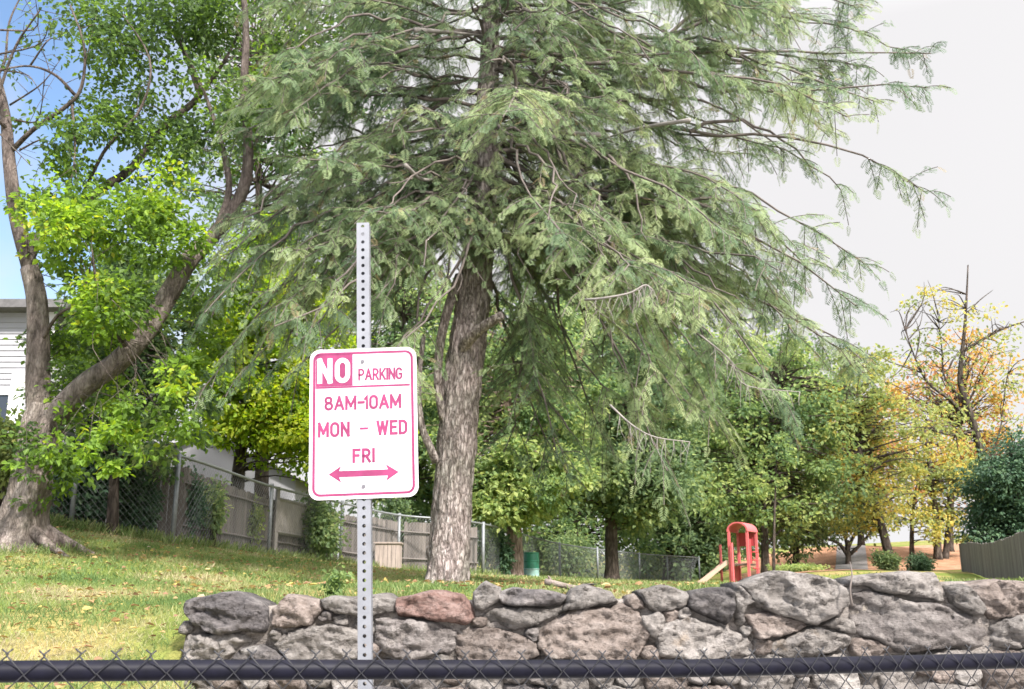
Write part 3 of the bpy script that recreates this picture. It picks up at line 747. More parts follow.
# ------------------------------------------------------------------ hemlock
M_hbark = bark_mat('hemlock_bark', (.14, .113, .104), (.33, .287, .273), (.50, .455, .44), (1, 1, .30), 22, .06)
M_twig = simple_mat('hemlock_twig_bark', (.095, .078, .07), .9, nscale=9, namp=.35)
M_dead = simple_mat('bleached_dead_wood', (.20, .18, .168), .9, nscale=9, namp=.2)
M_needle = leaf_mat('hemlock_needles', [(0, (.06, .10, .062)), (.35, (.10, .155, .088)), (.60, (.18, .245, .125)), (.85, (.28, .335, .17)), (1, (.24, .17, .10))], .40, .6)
HY = 13.0
hem = tag(empty('hemlock_tree', P(448, 590, HY)), 'tall shaggy hemlock with drooping feathery boughs and thick bare lower trunk', 'tree')
mb = MB()
tp = [P(446, 596, HY), P(448, 575, HY), P(451, 520, HY), P(456, 450, HY), P(463, 380, HY), P(474, 290, HY), P(481, 220, HY), P(486, 130, HY), P(490, 40, HY), P(492, -60, HY), P(493, -170, HY), P(492, -300, HY)]
tpath = smooth_path(tp, 260)
px2m = HY / F * 1.02
hts = [596, 575, 520, 450, 380, 290, 220, 130, 40, -60, -170, -300]
wid = [25, 20.5, 18.5, 18, 18, 17, 13.5, 11.5, 9.5, 7, 4, 1]
tr = np.interp(np.linspace(0, len(tp) - 1, 260), np.arange(len(tp)), wid) * px2m
mb.tube(tpath, tr, 72, .07, 3.3, flute=.16)
mb.build('trunk', M_hbark, hem, smooth=True)
for pts, r0, r1, nm in [
    ([P(462, 352, HY - .1), P(470, 338, HY - .35), P(486, 325, HY - .55), P(502, 315, HY - .7)], .085, .055, 'broken_stub'),
    ([P(481, 252, HY - .1), P(494, 243, HY - .3), P(512, 237, HY - .45), P(526, 234, HY - .55)], .09, .06, 'broken_stub'),
    ([P(443, 420, HY - .12), P(438, 385, HY - .2), P(440, 345, HY - .24), P(448, 310, HY - .24), P(460, 276, HY - .15)], .045, .07, 'split_limb'),
    ([P(436, 462, HY - .18), P(430, 448, HY - .25), P(421, 425, HY - .3), P(418, 395, HY - .3), P(420, 365, HY - .25), P(424, 335, HY - .2)], .055, .03, 'side_stem')]:
    b = MB(); limb(b, pts, r0, r1, 16, 12, .18, r0 * 90); b.build(nm, M_hbark, hem, smooth=True)

# feathery spray: axis along +Y, side twiglets getting shorter to the tip, drooping
FT, FF = [], []
for k in range(6):
    y = .04 + k * .155; L = .40 * (1 - (y * .85) ** 1.6) + .06
    for s_ in (-1, 1):
        y2 = y + (.07 if s_ > 0 else 0)
        a = np.array([0, y2, 0]); dirn = np.array([s_ * .78, .62, 0]); dirn = dirn / np.linalg.norm(dirn)
        tipp = a + dirn * L; nrm = np.array([-dirn[1], dirn[0], 0])
        m_ = a + dirn * L * .45
        q = [a - nrm * .012, m_ - nrm * .036, tipp, m_ + nrm * .036]
        i0 = len(FT); FT += [(p[0], p[1], -.28 * p[1] ** 2 - .35 * abs(p[0]) ** 1.5) for p in q]; FF.append([i0, i0 + 1, i0 + 2, i0 + 3])
i0 = len(FT); FT += [(-.02, .84, -.2), (.02, .84, -.2), (.016, 1.0, -.29), (-.016, 1.0, -.29)]; FF.append([i0, i0 + 1, i0 + 2, i0 + 3])

mbr = MB(); needles = MB()
SPR = {'pos': [], 'D': [], 'up': [], 'sc': [], 't': []}
hr = np.random.default_rng(77)
def bough(path, r0, density=1.0, tone=.5, seclen=1.0, start=.22, sag=1.0):
    """one branch: wood along path, side shoots left and right, sprays along the shoots"""
    n = len(path)
    mbr.tube(path, np.linspace(r0, .008, n), 6, .1, hr.uniform(0, 9), cap=False)
    L = np.linalg.norm(np.diff(path, axis=0), axis=1).sum()
    d = unit(np.gradient(path, axis=0))
    ns = int(L * 11 * density)
    for k in range(ns):
        f = start + (1 - start) * (k + hr.uniform(0, 1)) / ns
        i = min(int(f * (n - 1)), n - 2); g = f * (n - 1) - i
        p = path[i] * (1 - g) + path[i + 1] * g; dd = d[i]
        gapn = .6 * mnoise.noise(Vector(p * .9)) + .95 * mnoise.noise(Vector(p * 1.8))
        if f < .92 and gapn < (-.12 if f < .45 else .02): continue
        if abs(p[0] - trunk_at(p[2])[0]) < .5 and p[1] < HY and 4.2 < p[2] < 5.8: continue
        side = unit(np.cross(dd, [0, 0, 1.])) * (1 if k % 2 else -1)
        sl = seclen * (.35 + .75 * (1 - abs(f - .55) * 1.35)) * hr.uniform(.55, 1.15)
        sl = max(.22, sl)
        dir0 = unit(dd * hr.uniform(.05, .9) + side * hr.uniform(.5, 1.0) + np.array([0, 0, hr.uniform(-.35, .35)]))
        m = max(3, int(sl / .066)); s_ = np.linspace(0, 1, m)
        sp_ = p + dir0 * (s_ * sl)[:, None] + np.array([0, 0, -1.]) * (s_ ** 2 * sl * hr.uniform(.10, .62) * sag)[:, None]
        mbr.tube(sp_[:: max(1, m // 4)] if m > 5 else sp_, .006, 3, cap=False)
        sd = unit(np.gradient(sp_, axis=0))
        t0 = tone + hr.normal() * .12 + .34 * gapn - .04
        for j in range(m):
            if hr.random() < .08: continue
            ss = unit(np.cross(sd[j], [0, 0, 1.]))
            for q in (-1, 1):
                if j == m - 1 and q == 1: continue
                dd2 = unit(sd[j] * hr.uniform(.6, 1.1) + (ss * q * hr.uniform(.35, .95) if j < m - 1 else 0) + np.array([0, 0, hr.uniform(-.55, .25)]))
                SPR['pos'].append(sp_[j]); SPR['D'].append(dd2); SPR['up'].append(unit(np.array([hr.normal() * .3, hr.normal() * .3, 1])))
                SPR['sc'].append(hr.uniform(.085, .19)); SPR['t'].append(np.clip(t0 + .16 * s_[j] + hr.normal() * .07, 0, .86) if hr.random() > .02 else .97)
def trunk_at(z): 
    i = int(np.argmin(np.abs(tpath[:, 2] - z))); return tpath[i]
def arc(p0, p1, rise, n=14, bow=0.):
    t = np.linspace(0, 1, n); p0 = np.asarray(p0); p1 = np.asarray(p1)
    q = p0 + (p1 - p0) * t[:, None]; q[:, 2] += rise * np.sin(np.pi * t ** .8)
    sd = unit(np.cross(p1 - p0, [0, 0, 1.])); w_ = hr.uniform(0, 6.28, 2); L_ = np.linalg.norm(p1 - p0)
    q[:, 2] += .035 * L_ * np.sin(t * 7 + w_[0]) * t; q = q + sd * (.04 * L_ * np.sin(t * 8 + w_[1]) * t)[:, None]
    return q + sd * (bow * np.sin(np.pi * t))[:, None] + hr.normal(size=(n, 3)) * .025
# boughs traced: height on trunk (py), tip (px, py, distance), arch, tone, shoot length
B = [
 # right side, sky line
 (60, (925, 100, 12.4), .25, .40, .8), (20, (935, 60, 13.6), .25, .36, .75), (-40, (860, 10, 13.4), .3, .40, .9), (110, (925, 190, 13.2), .55, .42, .9), (90, (850, 70, 14.2), .2, .42, 1.),
 (150, (870, 250, 13.0), .6, .46, 1.0), (190, (860, 305, 12.2), .8, .5, 1.0), (205, (800, 350, 13.4), .9, .5, 1.0), (130, (760, 210, 11.6), .5, .5, 1.1),
 (215, (720, 420, 12.2), 1.3, .55, 1.1), (225, (790, 425, 11.6), 1.6, .56, 1.0), (230, (700, 300, 10.6), 1.0, .62, 1.1), (232, (640, 380, 10.8), 1.3, .62, 1.1), (238, (600, 320, 10.9), 1.0, .66, 1.0),
 (215, (670, 460, 11.8), 1.6, .58, 1.0), (205, (740, 330, 14.0), .9, .42, 1.1), (160, (700, 230, 13.6), .6, .45, 1.1), (200, (640, 260, 11.0), .5, .62, 1.1), (225, (860, 390, 13.6), 1.4, .5, .9),
 # left side
 (60, (270, 60, 12.6), .3, .36, 1.0), (20, (300, -10, 13.4), .3, .36, 1.1), (110, (235, 130, 12.8), .5, .38, 1.0), (150, (225, 215, 13.2), .5, .36, 1.0), (190, (215, 260, 12.3), .8, .42, 1.0),
 (205, (205, 310, 12.6), 1.0, .40, .95), (215, (240, 370, 12.0), 1.2, .44, .9), (225, (200, 400, 12.4), 1.6, .44, .7), (180, (300, 240, 11.4), .5, .46, 1.1), (222, (300, 330, 11.0), 1.0, .5, 1.0),
 (228, (370, 300, 11.2), .8, .48, 1.0), (130, (330, 170, 11.3), .4, .46, 1.1), (80, (340, 80, 11.4), .3, .44, 1.1), (200, (330, 280, 14.6), .7, .3, 1.1), (215, (360, 370, 14.4), .9, .32, 1.0), (180, (400, 260, 15.2), .5, .3, 1.1),
 # towards and away from the viewer
 (90, (520, 110, 9.9), .3, .52, 1.1), (20, (560, 20, 10.4), .3, .5, 1.1), (210, (420, 260, 10.6), .5, .55, .9), (190, (560, 230, 10.2), .4, .62, 1.0),
 (100, (620, 110, 11.2), .4, .5, 1.1), (60, (680, 60, 11.8), .3, .46, 1.1), (0, (760, 0, 12.4), .3, .42, 1.0), (150, (560, 170, 15.8), .4, .34, 1.1), (100, (440, 120, 15.8), .4, .32, 1.1), (60, (620, 60, 15.4), .4, .34, 1.1), (40, (380, 30, 15.2), .4, .32, 1.1), (195, (600, 290, 15.6), .6, .34, 1.1), (215, (560, 380, 14.8), .9, .36, 1.0), (210, (680, 400, 14.6), 1.0, .38, 1.0),
]
for _ in range(62):
    while True:
        x_, y_ = hr.uniform(225, 900), hr.uniform(-20, 470)
        if 425 < x_ < 525 and y_ > 190: continue
        if x_ < 425 and y_ > 400: continue
        if x_ > 690 and y_ > 470 - (x_ - 690) * .35: continue
        if x_ > 800 and hr.random() < .5: continue
        break
    dx_ = abs(x_ - 480) / 300
    B.append((min(236, y_ - hr.uniform(0, 110) * dx_ - 15), (x_, y_, 13 + hr.uniform(-2.6, 2.2)), hr.uniform(.0, .5), hr.uniform(.38, .62), hr.uniform(.6, 1.1)))
for i, (py0, tipq, rise, tone, sl_) in enumerate(B):
    if py0 > 120: py0 = min(py0, 238 - abs(hr.normal()) * 75)
    z0 = P(485, py0, HY)[2]; p0 = trunk_at(z0)
    path = arc(p0, P(*tipq), rise * .55, bow=hr.uniform(-.3, .3))
    L = np.linalg.norm(path[-1] - path[0])
    bough(path, .012 + L * .0045, 1.0, tone, sl_ * .85, .18 if L > 3 else .12)
    # forks of the same bough, leaving it part way out
    for _ in range(1 if i > 50 else 2):
        i0 = int(hr.uniform(.25, .6) * len(path)); e = path[-1] + np.array([hr.normal() * .55, hr.normal() * .7, hr.normal() * .40 - .05]) * (.5 + .12 * L)
        e = path[i0] + (e - path[i0]) * hr.uniform(.5, .84)
        pth2 = arc(path[i0], e, .10 * L * hr.uniform(.2, 1.1), 12, hr.uniform(-.25, .25))
        bough(pth2, .010 + .003 * L, .9, tone + hr.normal() * .06, sl_ * .8, .1)
# upper crown out of the frame: regular whorls to the tip
for z in np.arange(9.0, 14.6, .38):
    for k in range(4):
        a = hr.uniform(0, 6.28); L = max(.5, (15.4 - z) * .62) * hr.uniform(.8, 1.1); p0 = trunk_at(z)
        if abs(z - 9) > 5.5: pass
        path = arc(p0, p0 + np.array([math.cos(a) * L, math.sin(a) * L, -.12 * L]), .2); bough(path, .018, .62, .42, .8)
mbr.build('branches', M_twig, hem, smooth=True)
X, Yv, Z = frames(np.array(SPR['D']), np.array(SPR['up']))
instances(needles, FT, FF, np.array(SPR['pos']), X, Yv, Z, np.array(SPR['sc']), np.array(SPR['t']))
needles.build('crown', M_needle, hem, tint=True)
print('hemlock sprays', len(SPR['pos']))
# bare grey branches with hanging twiglets
for pts, r0 in [([P(585, 300, 10.6), P(605, 298, 10.4), P(630, 293, 10.3), P(645, 285, 10.3), P(653, 290, 10.3)], .016), ([P(610, 405, 11), P(632, 425, 10.8), P(655, 437, 10.7), P(690, 442, 10.7)], .013),
                ([P(700, 335, 11), P(730, 360, 11), P(745, 385, 11.1), P(800, 392, 11.2)], .011), ([P(600, 135, 11.2), P(560, 132, 11.6), P(520, 128, 12.4), P(490, 125, 13)], .03),
                ([P(405, 165, 11.5), P(425, 180, 12), P(455, 170, 12.6), P(484, 150, 13)], .03), ([P(415, 30, 11.5), P(445, 32, 12), P(488, 36, 13)], .035), ([P(690, 120, 11.5), P(640, 128, 12), P(600, 140, 12.5)], .03)]:
    b = MB(); p = limb(b, pts, r0, r0 * .4, 14, 7, .15, r0 * 300)
    if r0 < .03:
        for k in range(2, 14):
            for _ in range(2):
                q0 = p[k]; q1 = q0 + np.array([hr.normal() * .08, hr.normal() * .08, -hr.uniform(.12, .32)])
                b.tube(smooth_path([q0, (q0 + q1) / 2 + hr.normal(size=3) * .02, q1], 4), np.linspace(.004, .0015, 4), 4, cap=False)
    b.build('dead_branch', M_dead, hem, smooth=True)

# ------------------------------------------------------------------ maple, left
M_mbark = bark_mat('maple_bark', (.06, .05, .044), (.185, .155, .14), (.33, .29, .27), (1, 1, .3), 9, .05, 2.9, .5)
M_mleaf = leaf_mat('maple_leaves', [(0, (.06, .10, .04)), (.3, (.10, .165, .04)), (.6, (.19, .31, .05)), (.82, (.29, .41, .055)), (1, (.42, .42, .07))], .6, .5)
MY = 13.2
mp_ = tag(empty('maple_tree', P(22, 545, MY)), 'old forked maple with flared roots and bright green leaves on the left slope', 'tree')
tb = MB()
fork = P(43, 425, MY)
tpts = [P(16, 556, MY), P(20, 536, MY), P(27, 505, MY), P(34, 470, MY), P(40, 440, MY), fork, P(46, 405, MY)]
pp = smooth_path(tpts, 44); tb.tube(pp, np.interp(np.linspace(0, 1, 44), [0, .08, .18, .3, .5, .8, 1], [.60, .47, .36, .28, .245, .27, .20]), 32, .16, 1.3, flute=.12)
for tx_, ty_, Yr, r0 in [(96, 551, MY + .2, .10), (-40, 554, MY - .3, .12), (70, 556, MY - .45, .07), (-30, 540, MY + .6, .12), (60, 536, MY + .9, .11)]:
    e = P(tx_, ty_, Yr); e[2] = gz(e[0], e[1]) - .03
    a = P(24, 522, MY + (Yr - MY) * .15); mid = (a + e) / 2; mid[2] = gz(mid[0], mid[1]) + .10
    limb(tb, [a, mid, e], r0 * 1.5, r0 * .35, 14, 12, .22, tx_ * .1)
tb.build('trunk', M_mbark, mp_, smooth=True)
lb = MB(); llow = MB(); msrc = []
def ml_(pts, r0, r1, sides=10, n=18, low=False):
    k = 1 if low else .82
    p = limb(llow if low else lb, pts, r0 * k, r1 * k, n, sides, .14, r0 * 50); msrc.append(p); return p
ml_([P(40, 432, MY), P(38, 390, MY), P(38, 340, MY), P(37, 300, MY), P(30, 268, MY)], .165, .125, 14, 20, True)
ml_([P(34, 282, MY), P(28, 262, MY), P(16, 215, MY), P(9, 160, MY), P(4, 110, MY), (P(-14, 40, MY))], .148, .07, 14, 24)
ml_([P(44, 432, MY), P(60, 410, MY - .1), P(85, 385, MY - .2), P(120, 360, MY - .3), P(150, 325, MY - .3), P(172, 290, MY - .3), P(190, 260, MY - .3), P(206, 243, MY - .2)], .17, .115, 14, 30, True)
ml_([P(196, 254, MY - .27), P(206, 243, MY - .2), P(230, 215, MY), P(246, 180, MY), P(248, 140, MY), P(244, 90, MY), P(246, 30, MY), P(240, -40, MY)], .135, .05, 14, 24)
ml_([P(216, 232, MY - .1), P(229, 190, MY + .1), P(222, 145, MY + .2), P(205, 95, MY + .3), P(180, 40, MY + .4)], .07, .02)
ml_([P(27, 262, MY), P(48, 224, MY + .2), P(75, 212, MY + .4), P(104, 187, MY + .5), P(130, 170, MY + .6), P(165, 126, MY + .7), P(190, 106, MY + .8), P(200, 95, MY + .8)], .10, .06)
ml_([P(200, 95, MY + .8), P(185, 55, MY + .9), P(165, 15, MY + 1), P(150, -40, MY + 1)], .05, .015)
ml_([P(200, 95, MY + .8), P(225, 60, MY + .9), P(250, 10, MY + 1)], .045, .015)
ml_([P(12, 150, MY), P(35, 128, MY - .2), P(68, 105, MY - .4), P(82, 85, MY - .5), P(84, 45, MY - .6), P(70, 5, MY - .7)], .05, .015)
ml_([P(75, 95, MY - .4), P(55, 75, MY - .6), P(28, 66, MY - .8), P(-10, 72, MY - .9)], .03, .01)
ml_([P(72, 105, MY - .4), P(75, 150, MY - .5), P(70, 190, MY - .6)], .025, .01)
ml_([P(8, 130, MY), P(-4, 110, MY - .3), P(14, 50, MY - .5), P(40, 10, MY - .8)], .04, .012)
ml_([P(-6, 80, MY), P(5, 60, MY + .2), P(10, 20, MY + .4), P(30, -20, MY + .6)], .03, .01)
ml_([P(75, 212, MY + .4), P(105, 150, MY), P(140, 110, MY - .2), P(150, 60, MY - .3), P(120, 10, MY - .4)], .035, .012)
ml_([P(130, 352, MY - .3), P(112, 325, MY - .8), P(98, 290, MY - 1.1), P(92, 250, MY - 1.3)], .045, .012)
ml_([P(39, 345, MY), P(58, 315, MY - .3), P(80, 300, MY - .6), P(92, 260, MY - .8)], .035, .012)
msrc = np.concatenate(msrc)
CL = [  # px, py, distance, radius px, leaves, tint
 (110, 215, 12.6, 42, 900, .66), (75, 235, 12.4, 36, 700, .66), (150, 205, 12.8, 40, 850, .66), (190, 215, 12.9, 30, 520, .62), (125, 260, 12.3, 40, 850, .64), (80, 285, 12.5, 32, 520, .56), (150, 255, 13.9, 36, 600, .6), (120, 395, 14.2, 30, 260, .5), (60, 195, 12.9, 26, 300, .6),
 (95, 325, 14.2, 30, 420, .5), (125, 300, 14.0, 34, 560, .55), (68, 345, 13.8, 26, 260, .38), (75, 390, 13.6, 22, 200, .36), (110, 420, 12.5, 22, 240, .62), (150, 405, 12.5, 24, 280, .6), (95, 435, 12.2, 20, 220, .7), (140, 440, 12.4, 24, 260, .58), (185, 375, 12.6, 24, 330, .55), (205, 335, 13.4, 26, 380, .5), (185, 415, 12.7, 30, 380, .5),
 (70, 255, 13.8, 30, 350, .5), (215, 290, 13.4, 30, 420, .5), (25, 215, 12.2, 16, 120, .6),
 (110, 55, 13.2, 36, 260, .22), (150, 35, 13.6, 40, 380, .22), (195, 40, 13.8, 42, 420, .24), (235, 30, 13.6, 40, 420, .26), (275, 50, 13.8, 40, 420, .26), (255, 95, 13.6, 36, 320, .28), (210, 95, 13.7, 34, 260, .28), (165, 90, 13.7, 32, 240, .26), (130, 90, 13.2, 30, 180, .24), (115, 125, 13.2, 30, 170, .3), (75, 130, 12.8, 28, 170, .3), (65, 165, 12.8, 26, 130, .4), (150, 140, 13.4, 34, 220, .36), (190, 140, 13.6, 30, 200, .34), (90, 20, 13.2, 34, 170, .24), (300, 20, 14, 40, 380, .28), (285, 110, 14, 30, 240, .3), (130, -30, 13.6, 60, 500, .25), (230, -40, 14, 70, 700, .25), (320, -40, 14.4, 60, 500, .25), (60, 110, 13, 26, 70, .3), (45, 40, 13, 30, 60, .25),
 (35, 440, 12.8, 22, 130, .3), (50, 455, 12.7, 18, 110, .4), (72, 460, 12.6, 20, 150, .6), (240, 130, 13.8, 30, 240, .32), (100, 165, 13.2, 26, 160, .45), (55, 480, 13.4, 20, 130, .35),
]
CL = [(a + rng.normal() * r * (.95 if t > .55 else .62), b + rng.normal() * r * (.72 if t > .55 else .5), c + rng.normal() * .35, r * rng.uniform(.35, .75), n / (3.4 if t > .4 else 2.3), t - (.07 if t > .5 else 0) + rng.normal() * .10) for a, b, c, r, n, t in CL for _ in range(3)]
cen_ = [P(a, b, c) for a, b, c, r, n, t in CL]; rad_ = [np.array([1, 1.1, .9]) * r * (1.28 if t > .4 else 1.7) * c / F for a, b, c, r, n, t in CL]
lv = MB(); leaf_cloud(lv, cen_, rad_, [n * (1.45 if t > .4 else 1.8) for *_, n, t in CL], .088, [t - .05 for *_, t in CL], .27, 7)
tg_ = []
for c, r in zip(cen_, rad_):
    tg_.append(c)
    if rng.random() < .3: tg_.append(c + rng.normal(size=3) * r * .5)
twigs(lb, msrc, tg_, .0045)
for (a, b) in [((-5, 55), (50, 20)), ((10, 105), (60, 60)), ((0, 70), (38, 88)), ((15, 120), (45, 70)), ((-8, 125), (30, 165)), ((0, 30), (35, -5)), ((20, 150), (50, 150)), ((30, 66), (60, 40))]:
    A_, B_ = P(a[0], a[1], 13), P(b[0], b[1], 12.6); p = limb(lb, [A_, (A_ + B_) / 2 + rng.normal(size=3) * .12, B_], .016, .004, 8, 5)
    for k in (2, 4, 5, 6, 7):
        e = p[k] + rng.normal(size=3) * .22; lb.tube(np.array([p[k], (p[k] + e) / 2 + rng.normal(size=3) * .03, e]), [.006, .004, .002], 4, cap=False)
M_limb = bark_mat('maple_limb_bark', (.03, .025, .022), (.095, .078, .069), (.18, .152, .137), (1, 1, .3), 9, .05, 2.9, .45)
llow.build('main_limbs', M_mbark, mp_, smooth=True); lb.build('upper_limbs', M_limb, mp_, smooth=True)
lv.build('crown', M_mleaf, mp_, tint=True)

# ------------------------------------------------------------------ other trees
M_dbark = bark_mat('dark_bark', (.026, .021, .018), (.066, .053, .045), (.12, .10, .085), (1, 1, .25), 8, .05)
M_bbark = bark_mat('brown_bark', (.12, .085, .07), (.26, .195, .165), (.38, .31, .275), (1, 1, .25), 9, .05)
M_lime = leaf_mat('lime_leaves', [(0, (.11, .19, .035)), (.4, (.21, .34, .04)), (.7, (.30, .39, .05)), (1, (.40, .44, .06))], .6)
M_green = leaf_mat('green_leaves', [(0, (.06, .11, .055)), (.4, (.12, .19, .085)), (.7, (.22, .30, .11)), (1, (.35, .40, .15))], .6)
M_deep = leaf_mat('deep_green_leaves', [(0, (.06, .10, .055)), (.4, (.115, .175, .085)), (.7, (.20, .265, .115)), (1, (.33, .375, .16))], .6)
M_olive = leaf_mat('olive_leaves', [(0, (.12, .165, .07)), (.4, (.21, .26, .09)), (.7, (.31, .34, .11)), (1, (.48, .40, .10))], .5)
M_gold = leaf_mat('gold_leaves', [(0, (.26, .19, .06)), (.4, (.40, .29, .07)), (.7, (.46, .32, .09)), (1, (.42, .23, .12))], .5)
M_ever = leaf_mat('evergreen_leaves', [(0, (.03, .06, .04)), (.5, (.055, .105, .06)), (1, (.10, .16, .08))], .3)
def tree(name, label, base, path_px, r0, clumps, mat, bark, leaf, group=None, tint=.45, r1=.3, n_mult=1.0, limbs=(), per=20, spread=.30, flat=.6, tj=.16):
    """path_px trunk points (px,py,Y); clumps (px,py,Y,rpx,n[,tint])"""
    root = tag(empty(name, base), label, 'tree', group)
    tb = MB(); pts = [np.asarray(p) for p in path_px]
    b0 = np.array(pts[0]); b0[2] = gz(b0[0], b0[1]) - .05; pts[0] = b0; root.location = b0
    p = smooth_path(pts, 26); rr = np.interp(np.linspace(0, 1, 26), [0, .06, .2, 1], [r0 * 1.35, r0 * 1.05, r0 * .95, r0 * r1])
    tb.tube(p, rr, 14, .13, r0 * 17, flute=.05); tb.build('trunk', bark, root, smooth=True)
    src = [p[6:]]; lb_ = MB(); cs = [P(c[0], c[1], c[2]) for c in clumps]
    for lp, ra, rb in limbs: src.append(limb(lb_, lp, ra, rb, 16, 8, .12, ra * 31))
    src = np.concatenate(src)
    tg = []
    for c, cl_ in zip(cs, clumps):
        r = cl_[3] * cl_[2] / F; tg.append(c)
        for _ in range(7 if name == 'yellowing_tree' else 2): tg.append(c + rng.normal(size=3) * r * .6)
    twigs(lb_, src, tg, .012 * (leaf / .12) ** .8)
    lb_.build('limbs', bark, root, smooth=True)
    if clumps:
        l = MB()
        leaf_cloud(l, cs, [np.array([1, 1.15, .85]) * c[3] * c[2] / F for c in clumps], [c[4] * n_mult * 1.35 for c in clumps], leaf * .76, [c[5] if len(c) > 5 else tint for c in clumps], spread, per, flat, tj=tj)
        l.build('crown', mat, root, tint=True)
    return root
def fill(x0, x1, y0, y1, Y0, Y1, n, r, leaves, t0=.3, t1=.6, ell=True):
    o = []
    n = int(n * 1.7); r *= .84; leaves *= .62
    while len(o) < n:
        a, b = rng.uniform(-1, 1, 2)
        if ell and a * a + b * b > 1: continue
        g_ = 1 + .14 * rng.normal()
        o.append(((x0 + x1) / 2 + a * g_ * (x1 - x0) / 2, (y0 + y1) / 2 + b * (y1 - y0) / 2, rng.uniform(Y0, Y1), r * rng.uniform(.5, 1.5), leaves * rng.uniform(.5, 1.4), rng.uniform(t0, t1)))
    return o
# lime tree behind the left fence
tree('lime_tree', 'sunlit lime yellow tree behind the board fence left of the sign', (0, 0, 0), [P(235, 545, 24), P(238, 480, 24), P(246, 400, 24), P(250, 320, 24), P(255, 250, 24)], .17,
     fill(190, 370, 230, 470, 22.5, 25, 46, 26, 300, .25, .75) + [(270, 400, 22.5, 24, 420, .85), (300, 430, 22.3, 22, 420, .8), (250, 425, 22.4, 20, 360, .75), (335, 420, 22.5, 24, 380, .7), (225, 380, 22.6, 22, 360, .65), (300, 380, 22.4, 22, 320, .8), (330, 455, 22.4, 18, 260, .8), (395, 430, 23, 22, 300, .6), (385, 380, 23, 24, 300, .5)] + fill(195, 300, 280, 400, 21.8, 22.6, 16, 22, 240, .4, .75), M_lime, M_dbark, .17)
tree('understory_tree', 'mid green tree filling the gap behind the fork of the maple', (0, 0, 0), [P(112, 540, 17.2), P(114, 480, 17.2), P(118, 400, 17.2), P(122, 330, 17.2)], .10,
     fill(60, 215, 250, 470, 16.4, 18.4, 44, 24, 330, .25, .6), M_green, M_dbark, .14)
tree('tall_tree', 'tall green tree rising between the maple and the hemlock', (0, 0, 0), [P(262, 550, 27), P(262, 480, 27), P(264, 380, 27), P(262, 280, 27), P(258, 160, 27), P(256, 60, 27)], .2,
     fill(165, 400, -40, 330, 25, 30, 52, 24, 150, .1, .6), M_green, M_dbark, .19)
# trees of the park's far edge
tree('shade_tree', 'light green shade tree whose brown trunk stands by the barrel', (0, 0, 0), [P(514, 580, 35), P(515, 560, 35), P(514, 520, 35), P(512, 480, 35), P(508, 420, 35), P(505, 340, 35)], .31,
     fill(430, 590, 300, 520, 33, 37, 60, 26, 300, .4, .8) + fill(440, 580, 440, 515, 32.5, 35, 24, 20, 300, .6, .95), M_green, M_bbark, .24, r1=.4)
tree('shade_tree', 'dark green shade tree with a straight dark trunk midway between barrel and slide', (0, 0, 0), [P(612, 584, 41), P(612, 560, 41), P(611, 520, 41), P(610, 470, 41), P(608, 400, 41)], .30,
     fill(540, 690, 330, 530, 39.5, 43, 60, 26, 280, .25, .6) + fill(545, 690, 440, 510, 38.5, 41, 24, 22, 300, .3, .7), M_deep, M_dbark, .26, r1=.45)
tree('broad_tree', 'broad deep green tree hanging low behind the red slide', (0, 0, 0), [P(668, 585, 70), P(669, 540, 70), P(672, 480, 70), P(680, 380, 70)], .36,
     fill(610, 770, 360, 565, 68, 73, 90, 26, 260, .25, .7), M_deep, M_dbark, .42)
tree('broad_tree', 'tall grey green tree above and right of the red slide', (0, 0, 0), [P(765, 572, 50), P(764, 530, 50), P(762, 460, 50), P(770, 380, 50)], .20,
     fill(700, 850, 340, 540, 48, 54, 80, 24, 220, .35, .9), M_green, M_dbark, .30)
tree('broad_tree', 'tall green tree standing just behind the far end of the left chain link fence', (0, 0, 0), [P(575, 578, 58), P(576, 520, 58), P(580, 400, 58), P(580, 300, 58)], .3,
     fill(470, 700, 240, 570, 56, 62, 110, 34, 280, .25, .7), M_green, M_dbark, .38)
tree('broad_tree', 'green tree behind the board fence between sign post and hemlock trunk', (0, 0, 0), [P(405, 570, 40), P(404, 520, 40), P(402, 420, 40), P(404, 300, 40)], .26,
     fill(340, 470, 260, 540, 38, 43, 70, 28, 260, .3, .7), M_green, M_dbark, .28)
